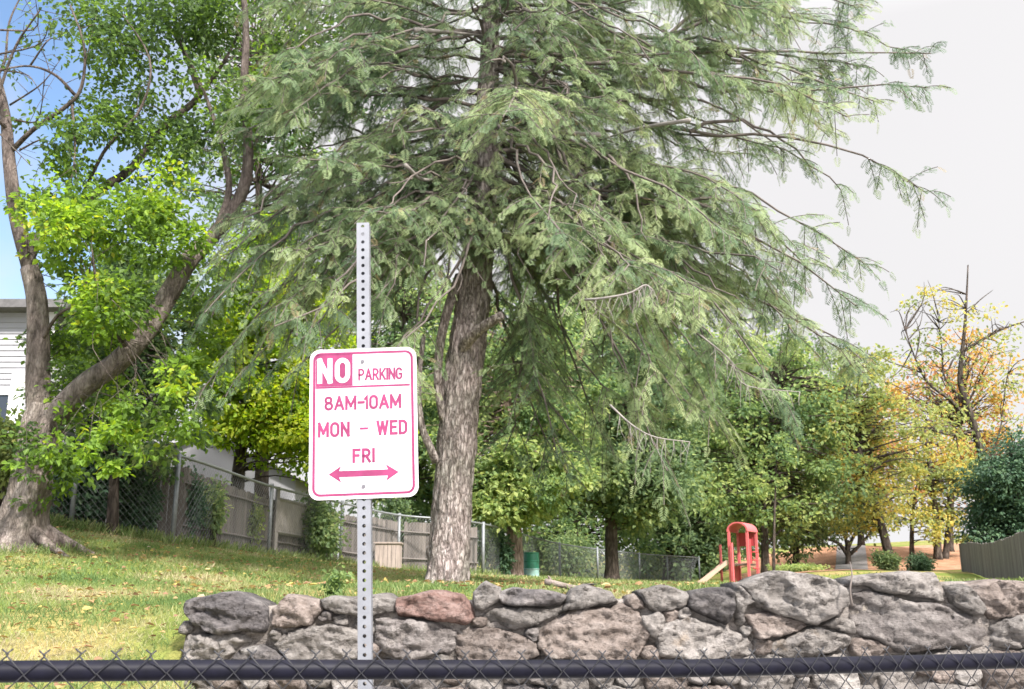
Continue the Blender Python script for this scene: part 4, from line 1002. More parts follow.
# right side
tree('yellowing_tree', 'half bare dark limbed tree rising highest on the right with few yellow leaves', (0, 0, 0), [P(1000, 575, 46), P(997, 530, 46), P(990, 490, 46), P(978, 440, 46), P(966, 400, 46), P(960, 380, 46), P(963, 345, 46), P(966, 310, 46), P(968, 265, 46)], .24,
     [(935, 305, 45.5, 16, 60, .8), (955, 320, 45.5, 16, 60, .7), (983, 312, 45.5, 12, 45, .75), (940, 350, 46, 20, 90, .5), (920, 345, 46, 18, 70, .4), (990, 345, 46, 20, 90, .45), (1010, 335, 46, 14, 45, .45), (975, 375, 46, 26, 130, .5), (935, 390, 46, 24, 130, .5), (1005, 380, 46, 24, 110, .5), (900, 365, 45, 22, 90, .45), (955, 420, 45.5, 26, 140, .6), (920, 420, 45, 26, 130, .6), (1010, 415, 46, 22, 100, .55), (970, 450, 45.5, 24, 120, .65), (908, 310, 45.4, 12, 40, .6), (928, 290, 45.4, 10, 40, .85)], M_olive, M_dbark, .24,
     limbs=[([P(962, 352, 46), P(985, 338, 46), P(1005, 328, 46), P(1030, 320, 46)], 0.081, 0.025), ([P(972, 425, 46), P(950, 400, 45.6), P(930, 385, 45.4), P(918, 365, 45.2), P(905, 330, 45)], 0.099, 0.020), ([P(968, 405, 46), P(945, 378, 46.2), P(942, 350, 46.3), P(938, 315, 46.3)], 0.068, 0.015), ([P(968, 312, 46), P(980, 300, 46), P(993, 290, 46)], 0.037, 0.010), ([P(975, 430, 46), P(955, 435, 45.4), P(935, 432, 45)], 0.056, 0.015), ([P(985, 470, 46), P(1000, 430, 46.4), P(1005, 390, 46.5), P(1012, 350, 46.5)], 0.056, 0.010)], r1=.12, per=7, spread=.34)
tree('olive_tree', 'leaning olive green tree above the right end round shrubs', (0, 0, 0), [P(893, 570, 52), P(885, 540, 52), P(874, 500, 52), P(862, 460, 52), P(852, 420, 52), P(842, 370, 52)], .24,
     fill(815, 935, 345, 535, 50, 54, 46, 20, 150, .35, .9), M_olive, M_dbark, .28, r1=.3)
tree('golden_tree', 'golden orange autumn tree seen through the olive leaves behind the path', (0, 0, 0), [P(862, 556, 68), P(860, 520, 68), P(856, 470, 68), P(852, 420, 68)], .22,
     fill(825, 905, 400, 525, 66, 70, 34, 20, 170, .2, .75), M_gold, M_dbark, .34)
tree('golden_tree', 'orange tinted autumn tree along the right plank fence', (0, 0, 0), [P(950, 556, 64), P(950, 520, 64), P(954, 470, 64), P(960, 420, 64)], .24,
     fill(890, 1030, 335, 525, 62, 66, 44, 22, 120, .3, 1.), M_gold, M_dbark, .32)
tree('olive_tree', 'yellow green tree with dark stems on the mulch by the far fence corner', (0, 0, 0), [P(938, 560, 58), P(936, 520, 58), P(930, 470, 58), P(925, 430, 58)], .22,
     fill(885, 990, 430, 535, 56, 60, 30, 18, 130, .4, .9), M_olive, M_dbark, .28, limbs=[([P(912, 560, 58), P(912, 530, 58), P(915, 490, 58)], .16, .08), ([P(945, 562, 58.6), P(948, 530, 58.6), P(950, 480, 58.6)], .22, .1)])
tree('evergreen_tree', 'dark evergreen crowding over the right plank fence', (0, 0, 0), [P(1020, 575, 44), P(1020, 530, 44), P(1018, 470, 44)], .22,
     fill(975, 1070, 440, 575, 41, 45, 70, 20, 240, .3, .8), M_ever, M_dbark, .22)
tree('small_tree', 'small multi stemmed tree with low spreading crown beside the path', (0, 0, 0), [P(848, 566, 58), P(848, 555, 58), P(847, 540, 58)], .16,
     fill(800, 890, 490, 545, 57, 60, 26, 15, 120, .3, .6), M_deep, M_dbark, .26, r1=.8, limbs=[([P(848, 556, 58), P(838, 543, 58), P(822, 538, 58), P(806, 534, 58)], .12, .04), ([P(848, 556, 58), P(860, 545, 58), P(872, 530, 58)], .12, .05), ([P(847, 545, 58), P(842, 525, 58), P(836, 505, 58)], .1, .04), ([P(848, 548, 58), P(858, 525, 58), P(862, 505, 58)], .1, .04)])
tree('small_tree', 'small round crowned tree on the mulch just right of the slide', (0, 0, 0), [P(795, 572, 54), P(796, 555, 54), P(797, 530, 54)], .20,
     fill(768, 832, 500, 552, 53, 56, 20, 14, 110, .3, .7), M_deep, M_dbark, .26, r1=.6)
tree('bare_tree', 'thin bare sapling trunk close behind the red slide', (0, 0, 0), [P(774, 582, 44), P(774, 540, 44), P(775, 500, 44), P(777, 450, 44)], .07, fill(766, 788, 440, 490, 43.8, 44.4, 8, 12, 60, .4, .7), M_green, M_dbark, .24)
tree('backdrop_tree', 'pale green tree far back between the slide and the path', (0, 0, 0), [P(730, 560, 78), P(730, 500, 78), P(732, 420, 78)], .3,
     fill(640, 830, 330, 545, 76, 84, 90, 30, 200, .5, .95), M_green, M_dbark, .5)

# ------------------------------------------------------------------ shrubs and vines
def shrub(name, label, px, py, Y, rx, rz, n, mat, leaf, tint=.4, cat='shrub', group=None, sub=14):
    c = P(px, py, Y); g = gz(c[0], c[1]); root = tag(empty(name, (c[0], c[1], g)), label, cat, group)
    rx_, rz_ = rx * Y / F, rz * Y / F; cc = np.array([c[0], c[1], max(g + rz_ * .75, c[2])])
    s = MB(); ce = []
    for k in range(sub):
        d = unit(rng.normal(size=3)); ce.append(cc + d * np.array([rx_, rx_, rz_]) * rng.uniform(.35, .72))
    for e in ce[:9]:
        s.tube(smooth_path([np.array([c[0] + rng.normal() * .06, c[1] + rng.normal() * .06, g - .03]), (np.array([c[0], c[1], g]) + e) / 2 + rng.normal(size=3) * .05, e], 6), np.linspace(.02, .006, 6), 5, cap=False)
    s.build('stems', M_dbark, root, smooth=True)
    l = MB(); leaf_cloud(l, ce, [np.array([rx_, rx_, rz_]) * .42] * sub, [n / sub] * sub, leaf, [tint] * sub, .5, 12, .8)
    l.build('foliage', mat, root, tint=True); return root
shrub('round_shrub', 'clipped round green shrub on the mulch nearest the grey path', 885, 561, 50, 12, 11, 2600, M_deep, .12, .55, sub=22)
shrub('round_shrub', 'clipped round dark shrub close to the right plank fence', 921, 563, 49, 13, 9, 2600, M_ever, .12, .9, sub=22)
shrub('low_shrub', 'low bright green ground shrub in front of the mulch bank', 797, 571, 46, 24, 5, 2200, M_green, .12, .8, sub=24)
shrub('fence_shrub', 'grey green shrub leaning on the board fence just left of the sign post', 318, 528, 25, 26, 34, 2600, M_deep, .11, .55)
shrub('fence_shrub', 'dark vine covered shrub on the fence right of the maple trunk', 138, 508, 18.0, 17, 36, 2200, M_ever, .10, .7, sub=20)
shrub('fence_shrub', 'dark shady bush behind the maple trunk roots', 88, 480, 17.6, 34, 52, 4600, M_ever, .11, .55, sub=24)
shrub('fence_shrub', 'yellow flecked bush at the left edge behind the maple', 2, 455, 16, 26, 40, 2600, M_olive, .10, .35, sub=18)
shrub('climbing_vine', 'thin brown green vine climbing the board fence', 212, 510, 19.5, 16, 36, 1200, M_deep, .085, .6, 'vine')
shrub('climbing_vine', 'broad dark green vine on the board fence right of the first galvanised post', 188, 505, 18.9, 15, 34, 1500, M_ever, .085, .6, 'vine', sub=16)
shrub('climbing_vine', 'sparse brown vine left of the second galvanised fence post', 250, 520, 22.0, 14, 24, 700, M_olive, .085, .3, 'vine')
shrub('climbing_vine', 'dark ivy mound against the trunk by the barrel', 503, 553, 34, 9, 24, 1000, M_ever, .14, .6, 'vine')
shrub('young_shrub', 'leafy tangle on the wire fence between barrel and dark trunk', 570, 552, 53, 24, 20, 2600, M_deep, .17, .55, sub=20)
shrub('young_shrub', 'green bush against the fence between hemlock trunk and sign post', 395, 520, 30.5, 20, 34, 1800, M_deep, .13, .45)
shrub('hedge_shrub', 'large shadowy shrub beyond the wire fence right of the dark trunk', 645, 560, 76, 34, 24, 2600, M_deep, .24, .5, sub=20)
shrub('hedge_shrub', 'wide green shrub beyond the wire fence just left of the slide', 705, 560, 76, 34, 26, 2600, M_green, .24, .4, sub=20)
shrub('hedge_shrub', 'dense green shrub beyond the fence directly behind the barrel', 535, 552, 58, 26, 26, 2600, M_deep, .18, .5, sub=20)
shrub('hedge_shrub', 'leafy shrub beyond the fence just right of the hemlock trunk', 487, 540, 44, 22, 34, 2600, M_green, .16, .4, sub=20)
# weed on the wall's edge
wd = P(331, 598, 6.85); wroot = tag(empty('weed_plant', (wd[0], wd[1], gz(wd[0], wd[1]))), 'small leafy weed sprouting above the wall left of the post', 'weed')
s = MB(); l = MB()
for k in range(6):
    e = np.array([wd[0] + rng.normal() * .05, wd[1] + rng.normal() * .05, gz(wd[0], wd[1]) + rng.uniform(.10, .24)])
    b0 = np.array([wd[0] + rng.normal() * .015, wd[1], gz(wd[0], wd[1]) - .02]); p = smooth_path([b0, (b0 + e) / 2 + rng.normal(size=3) * .012, e], 7); s.tube(p, np.linspace(.003, .0012, 7), 5, cap=False)
    leaf_cloud(l, p[2:], [.025] * 5, [6] * 5, .045, [.6] * 5, .6, 3)
s.build('stem', M_green, wroot, smooth=True); l.build('leaves', M_green, wroot, tint=True)

# ------------------------------------------------------------------ board fence, left
M_board = board_mat('weathered_boards', (.12, .104, .095))
M_board2 = board_mat('grey_boards', (.17, .152, .148), .30)
M_post = simple_mat('galvanised_pipe', (.17, .18, .19), .5, .3, nscale=14, namp=.2)
M_mesh = simple_mat('galvanised_wire', (.15, .156, .16), .5, .4)
fl = np.array([P(x, y, Y) for x, y, Y in [(20, 528, 16.6), (70, 532, 17), (172, 545, 17.7), (268, 557, 22.5), (340, 565, 26), (398, 571, 29), (483, 575, 31.5), (560, 578, 46), (640, 582, 56), (700, 584, 64)]])
fl = np.vstack([fl[0] + (fl[0] - fl[1]) * 8, fl])
fl[:, 2] = ground(fl[:, 0], fl[:, 1])
def along(line, step):
    seg = np.linalg.norm(np.diff(line[:, :2], axis=0), axis=1); s = np.concatenate([[0], np.cumsum(seg)]); t = np.arange(0, s[-1], step)
    x = np.interp(t, s, line[:, 0]); y = np.interp(t, s, line[:, 1]); return np.stack([x, y, ground(x, y)], 1)
bf = tag(empty('board_fence', fl[4]), 'weathered grey brown board fence behind the wire fence on the left', 'fence')
back = fl.copy(); back[:, 0] -= .15; back[:, 1] += .75
bl = along(back[:8], .145); brd = MB(); rails = MB()
for i in range(len(bl) - 1):
    a, b = bl[i], bl[i + 1]; d = unit(b - a); an = math.atan2(d[1], d[0]); h = 1.32 + rng.normal() * .02 + .08 * math.sin(i * .05)
    if rng.random() < .015: continue
    brd.box(((a[0] + b[0]) / 2, (a[1] + b[1]) / 2, a[2] + h / 2 + .05), (.138, .02, h), an)
for hh in (.35, 1.12):
    off = bl + np.array([.03, -.06, hh]); rails.tube(off[::6], .032, 4)
brd.build('board_panel', M_board, bf); rails.build('fence_rail', M_board, bf)
# a replaced lighter panel and a low crate-like bit in front of it
lp = tag(empty('gate_panel', P(290, 555, 23.4)), 'paler framed slat panel leaning on the board fence near the second wire fence post', 'panel')
gx = along(np.array([P(275, 548, 23.2), P(309, 552, 25.0)]), .1); s = MB(); frm = MB()
for p in gx: s.box((p[0], p[1], p[2] + .95), (.085, .02, .70), .95)
for hh in (.58, 1.32): frm.tube(gx + np.array([0, -.03, hh]), .045, 4)
for p in (gx[0], gx[-1]): frm.box((p[0], p[1] - .02, p[2] + .80), (.09, .06, 1.6), .95)
M_board3 = simple_mat('paler_boards', (.20, .18, .165), .9, nscale=5, namp=.25, bs=.4, stretch=(6, 6, .6))
s.build('slats', M_board3, lp); frm.build('frame', M_board3, lp)
bx = tag(empty('wooden_crate', P(388, 570, 28)), 'small pinkish slatted wooden box on the grass right of the sign post', 'box'); c = np.array(bx.location); c[2] = gz(c[0], c[1]); bx.location = c
M_crate = simple_mat('pinkish_boards', (.25, .205, .185), .9, nscale=6, namp=.25, stretch=(5, 5, .6))
s = MB(); rm = MB()
for k in range(6): s.box((c[0] - .28 + k * .112, c[1] - .25, c[2] + .35), (.10, .02, .68))
for k in range(5): s.box((c[0] - .33, c[1] - .2 + k * .11, c[2] + .35), (.02, .10, .68)); s.box((c[0] + .33, c[1] - .2 + k * .11, c[2] + .35), (.02, .10, .68))
rm.box((c[0], c[1], c[2] + .71), (.74, .6, .04)); s.build('slats', M_crate, bx); rm.build('lid', M_crate, bx)

# wire fence in front of the boards
wf = tag(empty('wire_fence', fl[3]), 'long galvanised chain link fence receding from the maple to the slide', 'fence')
FH = 1.55
mb = MB(); mb.tube(smooth_path(fl + np.array([0, 0, FH]), 60), .03, 8); mb.build('top_rail', M_post, wf, smooth=True)
posts = [fl[0], fl[0] * .5 + fl[1] * .5] + [fl[i] for i in (2, 3, 4, 5, 6, 7)] + [P(x, y, Y) for x, y, Y in [(520, 577, 38), (560, 578, 46), (598, 580, 50), (640, 582, 56), (668, 583, 60), (700, 584, 64)]]
for p in posts:
    q = np.array([p[0], p[1], gz(p[0], p[1])])
    pm = MB(); pm.tube(np.array([q + [0, 0, -.1], q + [0, 0, FH + .06]]), .042 if p[1] < 30 else .05, 10); pm.build('post', M_post, wf, smooth=True)
mb = MB(); wl = along(fl, .12)
dfl = unit(np.diff(wl, axis=0))
def wire(a, b, r): 
    d = unit(b - a); x = unit(np.cross(d, [0, 0, 1.]) + 1e-6) * r; y = np.cross(d, x)
    mb.arr([a + x, a - x * .5 + y * .9, a - x * .5 - y * .9, b + x, b - x * .5 + y * .9, b - x * .5 - y * .9], [[0, 1, 4, 3], [1, 2, 5, 4], [2, 0, 3, 5]])
nrow = 13
for i in range(len(wl) - nrow - 1):
    if wl[i][0] < -11: continue
    wr = .0022 if wl[i][1] < 36 else .0034
    wire(wl[i] + [0, 0, .02], wl[i + nrow] + [0, 0, FH], wr); wire(wl[i + nrow] + [0, 0, .02], wl[i] + [0, 0, FH], wr)
mb.build('wire_mesh', M_mesh, wf)

# right plank fence
rf = tag(empty('plank_fence', P(1000, 580, 30)), 'grey vertical plank fence climbing to the right edge beside the mulch', 'fence')
rl = along(np.array([P(1130, 600, 16.5), P(1060, 590, 22), P(1024, 583, 27), P(990, 578, 36), P(962, 574, 46)]), .16); s = MB(); r2 = MB()
for i in range(len(rl) - 1):
    a, b = rl[i], rl[i + 1]; d = unit(b - a); an = math.atan2(d[1], d[0]); h = 1.22 + rng.normal() * .015
    s.box(((a[0] + b[0]) / 2, (a[1] + b[1]) / 2, a[2] + h / 2 + .03), (.150, .022, h), an)
for hh in (.35, .95): r2.tube(rl[::5] + np.array([.05, .05, hh]), .03, 4)
s.build('board_panel', M_board2, rf); r2.build('fence_rail', M_board2, rf)

# ------------------------------------------------------------------ barrel
M_bar = simple_mat('green_barrel_paint', (.02, .17, .105), .45, nscale=6, namp=.25)
M_bar2 = simple_mat('faded_barrel_paint', (.22, .36, .33), .6, nscale=6, namp=.2)
bc = P(531.5, 577, 36); bc[2] = gz(bc[0], bc[1]); ba = tag(empty('trash_barrel', bc), 'green steel trash barrel with faded lower half by the brown trunk', 'barrel')
def lathe(mb, c, prof, n=28):
    V = []; 
    for r, z in prof:
        for k in range(n): V.append([c[0] + r * math.cos(2 * math.pi * k / n), c[1] + r * math.sin(2 * math.pi * k / n), c[2] + z])
    q = [[i * n + k, i * n + (k + 1) % n, (i + 1) * n + (k + 1) % n, (i + 1) * n + k] for i in range(len(prof) - 1) for k in range(n)]
    return mb.arr(V, q)
lathe(MB(), bc, [(.26, .30), (.27, .30), (.27, .52), (.285, .535), (.285, .555), (.27, .57), (.27, .80), (.285, .82), (.285, .85), (.26, .85), (.25, .40)]).build('upper_body', M_bar, ba, smooth=False)
lathe(MB(), bc, [(.0, .01), (.27, .01), (.28, .03), (.27, .05), (.27, .25), (.285, .265), (.285, .28), (.268, .297), (.25, .298)]).build('lower_body', M_bar2, ba, smooth=False)

# ------------------------------------------------------------------ play structure
M_red = simple_mat('faded_red_plastic', (.34, .035, .042), .55, nscale=3, namp=.15)
M_pnk = simple_mat('sunbleached_red_plastic', (.42, .085, .09), .6, nscale=3, namp=.12)
M_tan = simple_mat('tan_slide_plastic', (.36, .245, .185), .5, nscale=3, namp=.08)
M_deck = simple_mat('dark_deck', (.10, .065, .055), .7)
PY_ = 36.0
pc = P(742, 586, PY_); pc[2] = gz(pc[0], pc[1])
play = tag(empty('play_structure', (0, 0, 0)), 'small faded red play tower with arched roof and tan double slide', 'playset')
# local: x right across the front, y back; the tower is .80 wide, .75 deep, turned so its right side shows
w2, dp = .30, .80
def lpart(mb, name, mat, par=play, smooth=False): return mb.build(name, mat, par, smooth=smooth)
for x in (-w2, w2):
    for y in (0, dp):
        lpart(MB().box((x, y, .80), (.075, .075, 1.66)), 'post', M_pnk)
s = MB(); n = 14; ro, ri = w2 + .05, w2 - .0
vs = []
for y in (-.06, dp + .06):
    for r in (ro, ri):
        for k in range(n + 1):
            a = math.pi * k / n; vs.append([r * math.cos(a), y, 1.63 + r * .85 * math.sin(a)])
m1 = n + 1
q = [[k, k + 1, 2 * m1 + k + 1, 2 * m1 + k] for k in range(n)] + [[m1 + k + 1, m1 + k, 3 * m1 + k, 3 * m1 + k + 1] for k in range(n)] + [[k + 1, k, m1 + k, m1 + k + 1] for k in range(n)] + [[2 * m1 + k, 2 * m1 + k + 1, 3 * m1 + k + 1, 3 * m1 + k] for k in range(n)] + [[0, 2 * m1, 3 * m1, m1], [n, m1 + n, 3 * m1 + n, 2 * m1 + n]]
lpart(s.arr(vs, q), 'arched_roof', M_pnk, smooth=False)
lpart(MB().box((0, dp / 2, .62), (2 * w2 - .08, dp - .08, .05)), 'deck', M_deck)
lpart(MB().box((0, dp, 1.42), (2 * w2 - .08, .03, .42)), 'back_panel', M_red)
lpart(MB().box((-w2 - .02, dp * .5, .30), (.03, dp - .1, .56)), 'side_panel', M_red)
lpart(MB().box((w2 + .02, dp * .18, 1.02), (.03, .16, .75)), 'side_panel', M_red)
for k in range(4):
    lpart(MB().tube(np.array([[w2 + .07, dp * .28, .25 + k * .25], [w2 + .07, dp * .82, .25 + k * .25]]), .022, 8), 'ladder_rung', M_red)
lpart(MB().tube(np.array([[-w2 + .13, -.12, .03], [-w2 + .13, -.12, 1.28]]), .04, 8), 'handrail_post', M_pnk)
lpart(MB().tube(np.array([[-w2 - .40, .25, .1], [-w2 - .40, .25, 1.25]]), .042, 8), 'handrail_post', M_pnk)
sl_top, sl_bot = np.array([-w2 - .08, .0, .62]), np.array([-w2 - .86, -.45, .06])
sd_ = unit(np.array([sl_top[1] - sl_bot[1], -(sl_top[0] - sl_bot[0]), 0])) * -1
sld = MB(); A_, B_ = sl_top, sl_bot
for lane in (0, 1):
    o0 = sd_ * (.34 * lane); o1 = sd_ * (.34 * lane + .28)
    pth_ = [A_ + (B_ - A_) * t + np.array([0, 0, .05 * math.cos(t * math.pi)]) for t in np.linspace(0, 1, 10)]
    V = []
    for p in pth_:
        for (oo, zz) in ((o0 - sd_ * .03, .09), (o0, .09), (o0 + sd_ * .015, 0), (o1 - sd_ * .015, 0), (o1, .09), (o1 + sd_ * .03, .09), (o1 + sd_ * .03, -.05), (o0 - sd_ * .03, -.05)):
            V.append(p + oo + np.array([0, 0, zz]))
    sld.arr(V, [[i * 8 + k, i * 8 + (k + 1) % 8, (i + 1) * 8 + (k + 1) % 8, (i + 1) * 8 + k] for i in range(9) for k in range(8)])
lpart(sld, 'slide', M_tan)
play.location = pc + np.array([-.05, 0, 0]); play.rotation_euler = (0, 0, R(-33)); play.scale = (1.12, 1.12, 1.12)

# ------------------------------------------------------------------ houses
M_sid = simple_mat('white_siding', (.28, .278, .30), .6, nscale=2, namp=.04)
M_trim = simple_mat('white_trim', (.52, .51, .53), .5)
M_roof = simple_mat('grey_shingles', (.10, .096, .098), .9, nscale=6, namp=.3)
M_win = simple_mat('dark_window_glass', (.03, .035, .045), .12)
HYY = 21.0
ho = P(25, 540, HYY); hz = gz(ho[0], ho[1] + 3)
house = tag(empty('house', (ho[0], HYY, hz)), 'white clapboard house partly hidden behind the forked maple', 'house')
x1 = P(44, 400, HYY)[0]; x0 = x1 - 9.0; ztop = P(20, 302, HYY)[2]
s = MB(); z = hz - .5; lap = .125
while z < ztop:
    s.arr([[x0, HYY, z + lap], [x1, HYY, z + lap], [x1, HYY - .022, z], [x0, HYY - .022, z], [x0, HYY, z], [x1, HYY, z]], [[0, 3, 2, 1], [3, 4, 5, 2]])
    s.arr([[x1, HYY, z + lap], [x1, HYY + 8, z + lap], [x1 + .022, HYY + 8, z], [x1 + .022, HYY, z]], [[0, 3, 2, 1]])
    s.arr([[x0, HYY + 8, z + lap], [x0, HYY, z + lap], [x0 - .022, HYY, z], [x0 - .022, HYY + 8, z]], [[0, 3, 2, 1]])
    z += lap
s.arr([[x0, HYY + 8, hz - .5], [x1, HYY + 8, hz - .5], [x1, HYY + 8, z], [x0, HYY + 8, z]], [[0, 1, 2, 3]])
s.build('wall', M_sid, house)
rz = z; rr_ = MB()
rr_.arr([[x0 - .4, HYY - .45, rz - .1], [x1 + .4, HYY - .45, rz - .1], [x1 + .4, HYY + 4, rz + .9], [x0 - .4, HYY + 4, rz + .9], [x1 + .4, HYY + 8.45, rz - .1], [x0 - .4, HYY + 8.45, rz - .1],
        [x0 - .4, HYY - .45, rz - .28], [x1 + .4, HYY - .45, rz - .28], [x1 + .4, HYY + 8.45, rz - .28], [x0 - .4, HYY + 8.45, rz - .28]], [[0, 1, 2, 3], [3, 2, 4, 5], [0, 6, 7, 1], [4, 8, 9, 5], [6, 9, 8, 7]], [[1, 7, 2], [7, 8, 2], [8, 4, 2], [0, 3, 6], [6, 3, 9], [9, 3, 5]])
rr_.build('roof', M_roof, house)
cb = MB(); cb.box((x1 + .0, HYY - .03, (hz + ztop) / 2), (.16, .05, ztop - hz)); cb.build('corner_trim', M_trim, house)
dsx = P(19, 400, HYY)[0]; da, db = P(19, 372, HYY)[2], P(19, 440, HYY)[2]
wx, wa, wb = P(4, 400, HYY)[0], P(4, 395, HYY)[2], P(4, 440, HYY)[2]
f = MB()
for (cx, cz, sx, sz) in ((wx - .42, (wa + wb) / 2, .08, wa - wb), (wx + .42 - .25, (wa + wb) / 2, .08, wa - wb), (wx - .12, wa + .04, .62, .1), (wx - .12, wb - .04, .7, .1)): f.box((cx, HYY - .05, cz), (sx, .07, sz))
wf_ = f.build('window', M_trim, house); MB().box((wx - .125, HYY - .035, (wa + wb) / 2), (.5, .03, wa - wb)).build('pane', M_win, wf_)
MB().box((dsx, HYY - .08, (da + db) / 2 - .8), (.30, .10, da - db + 1.6)).build('downspout_box', M_trim, house)

gy = 29.0
g0 = P(100, 545, gy); g1 = P(292, 545, gy); gzz = gz(-9, 29)
gar = tag(empty('garage', ((g0[0] + g1[0]) / 2, gy, gzz)), 'low white garage with pale gable roof behind the board fence', 'garage')
ez = P(200, 476, gy)[2]; pz = P(200, 432, gy)[2]; xm = P(205, 440, gy)[0]
s = MB(); s.prism([(g0[0], gzz - .4), (g1[0], gzz - .4), (g1[0], ez), (xm, pz - .12), (g0[0], ez)], gy, gy + 5); s.build('wall', M_sid, gar)
r3 = MB(); t_ = .10
for (xa, xb, za, zb) in ((g0[0] - .4, xm, ez - .22, pz), (xm, g1[0] + .4, pz, ez - .22)):
    r3.arr([[xa, gy - .3, za], [xb, gy - .3, zb], [xb, gy + 5.3, zb], [xa, gy + 5.3, za], [xa, gy - .3, za + t_], [xb, gy - .3, zb + t_], [xb, gy + 5.3, zb + t_], [xa, gy + 5.3, za + t_]], [[0, 3, 2, 1], [4, 5, 6, 7], [0, 1, 5, 4], [2, 3, 7, 6], [3, 0, 4, 7], [1, 2, 6, 5]])
M_groof = simple_mat('pale_roof', (.40, .40, .43), .7, nscale=4, namp=.1)
r3.build('roof', M_groof, gar)

# ------------------------------------------------------------------ small things on the wall
M_log = bark_mat('weathered_stick', (.10, .075, .062), (.20, .165, .145), (.32, .27, .24), (1, 1, 1), 14, .02, 1., .2)
fb = tag(empty('fallen_branch', P(572, 584, 6.7)), 'weathered broken branch lying along the grass edge on the wall', 'branch')
b = MB(); limb(b, [P(546, 582, 6.75), P(556, 584, 6.7), P(575, 588, 6.65), P(602, 590, 6.7)], .022, .014, 14, 9, .25, 2.); b.build('wood', M_log, fb, smooth=True)
b = MB(); limb(b, [P(552, 584, 6.72), P(550, 579, 6.74), P(548, 576, 6.74)], .012, .006, 5, 6, .2, 1.); b.build('knot_stub', M_log, fb, smooth=True)
st = tag(empty('dead_twig', P(851, 600, 5.83)), 'thin upright brown twig between the two biggest top boulders', 'twig')
b = MB(); limb(b, [P(852, 606, 5.84), P(850, 590, 5.82), P(852, 575, 5.84), P(850, 562, 5.9)], .008, .003, 12, 6, .2, 1.); b.build('stick', M_twig, st, smooth=True)

# ------------------------------------------------------------------ grass and fallen leaves
M_grass = leaf_mat('grass_blades', [(0, (.085, .14, .045)), (.35, (.15, .21, .07)), (.65, (.25, .26, .115)), (1, (.36, .31, .19))], .4, .7)
gr = MB()
def scatter(n, x0, x1, y0, y1, pw=1.0):
    y = y0 + (y1 - y0) * rng.uniform(0, 1, n) ** pw; lo, hi = -.56 * y - .3, np.minimum(.0 * y + x1, .5 * y)
    x = lo + (hi - lo) * rng.uniform(0, 1, n); return x, y
def blades(n, y0, y1, h, w, xlim, pw):
    x, y = scatter(n, 0, xlim, y0, y1, pw)
    ok = (x < XL - .03) | (y > 6.5) | ((y < 5.9) & (x < XL + .34 * (6 - y) + .35)); x, y = x[ok], y[ok]; z = ground(x, y)
    patch = np.array([mnoise.noise(Vector((a * .7, b_ * .7, 4))) + .5 * mnoise.noise(Vector((a * 2.3, b_ * 2.3, 7))) for a, b_ in zip(x, y)])
    pos = np.stack([x, y, z - .01], 1); m = len(x)
    D = unit(np.stack([rng.normal(size=m) * .6, rng.normal(size=m) * .6, np.ones(m)], 1)); a = rng.uniform(0, 6.28, m)
    X, Yv, Z = frames(D, np.stack([np.cos(a), np.sin(a), np.zeros(m)], 1))
    T = [(-.5 * w / h, 0, 0), (.5 * w / h, 0, 0), (.32 * w / h, .6, .06), (-.32 * w / h, .6, .06), (0.02, 1, .28), (-.02, 1, .28)]
    instances(gr, T, [[0, 1, 2, 3], [3, 2, 4, 5]], pos, X, Yv, Z, h * rng.uniform(.55, 1.3, m), np.clip(.44 + patch * .85 + rng.normal(size=m) * .14, 0, 1))
blades(60000, 4.4, 11, .055, .007, 2.0, 1.15)
blades(48000, 10.5, 20, .07, .014, 6.0, 1.1)
blades(26000, 19, 42, .09, .035, 16.0, 1.0)
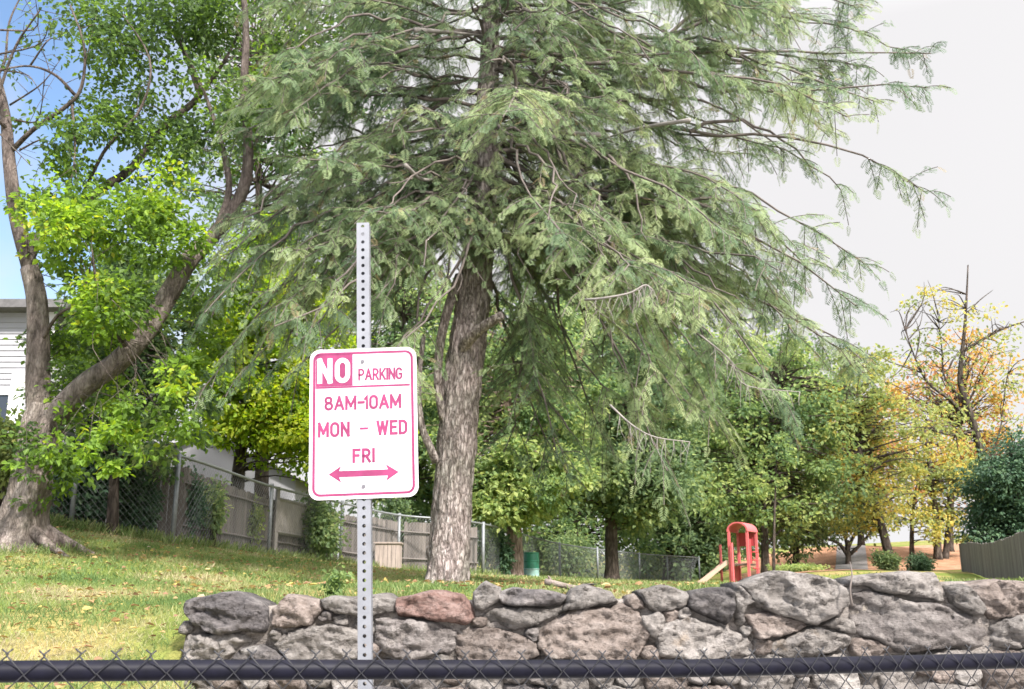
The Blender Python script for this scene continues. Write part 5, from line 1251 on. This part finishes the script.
def fringe(cx, cy, n, h, w):
    m = len(cx); z = ground(cx, cy); D = unit(np.stack([rng.normal(size=m) * .45, rng.normal(size=m) * .45, np.ones(m)], 1)); a = rng.uniform(0, 6.28, m)
    X, Yv, Z = frames(D, np.stack([np.cos(a), np.sin(a), np.zeros(m)], 1))
    T = [(-.5 * w / h, 0, 0), (.5 * w / h, 0, 0), (.32 * w / h, .6, .06), (-.32 * w / h, .6, .06), (0.02, 1, .28), (-.02, 1, .28)]
    instances(gr, T, [[0, 1, 2, 3], [3, 2, 4, 5]], np.stack([cx, cy, z - .01], 1), X, Yv, Z, h * rng.uniform(.4, 1.3, m), np.clip(.35 + rng.normal(size=m) * .2, 0, 1))
fx = rng.uniform(XL, 4, 5000); keepf = np.array([mnoise.noise(Vector((a * 2.1, 3, 1))) > -.1 for a in fx]); fx = fx[keepf]
fringe(fx, rng.uniform(6.45, 6.75, len(fx)), 0, .10, .006)
for bx_, by_, rr0 in ((hem.location.x, HY, .36), (mp_.location.x, MY, .55)):
    a_ = rng.uniform(0, 6.28, 1500); q_ = rr0 * (1 + np.abs(rng.normal(size=1500)) * .22); fringe(bx_ + np.cos(a_) * q_, by_ + np.sin(a_) * q_, 0, .12, .008)
fxx = []; fyy = []
for a_, b_ in zip(fl[1:-1], fl[2:]):
    t_ = rng.uniform(0, 1, 900); fxx.append(a_[0] + (b_[0] - a_[0]) * t_); fyy.append(a_[1] + (b_[1] - a_[1]) * t_ - .1 + rng.normal(size=900) * .12)
fringe(np.concatenate(fxx), np.concatenate(fyy), 0, .20, .02)
g = gr.build('grass', M_grass, tint=True); tag(g, 'patchy short autumn grass on the sloping lawn', 'grass', kind='stuff')
fv = MB()
x, y = scatter(6500, 0, 5, 5.2, 26, 1.0); ok = (x < XL) | (y > 6.6); x, y = x[ok], y[ok]; m = len(x)
pos = np.stack([x, y, ground(x, y) + .045], 1); a = rng.uniform(0, 6.28, m)
X, Yv, Z = frames(np.stack([np.cos(a), np.sin(a), rng.normal(size=m) * .15], 1), unit(np.stack([rng.normal(size=m) * .35, rng.normal(size=m) * .35, np.ones(m)], 1)))
M_fall = leaf_mat('fallen_leaves', [(0, (.16, .09, .06)), (.4, (.27, .165, .085)), (.7, (.33, .22, .10)), (.9, (.38, .31, .08)), (1, (.34, .27, .19))], .2, .7)
instances(fv, LEAF_T, LEAF_F, pos, X, Yv, Z, rng.uniform(.022, .075, m) , rng.uniform(0, 1, m))
tag(fv.build('fallen_leaves', M_fall, tint=True), 'yellow and brown leaves strewn over the lawn', 'leaves', kind='stuff')
print('done')
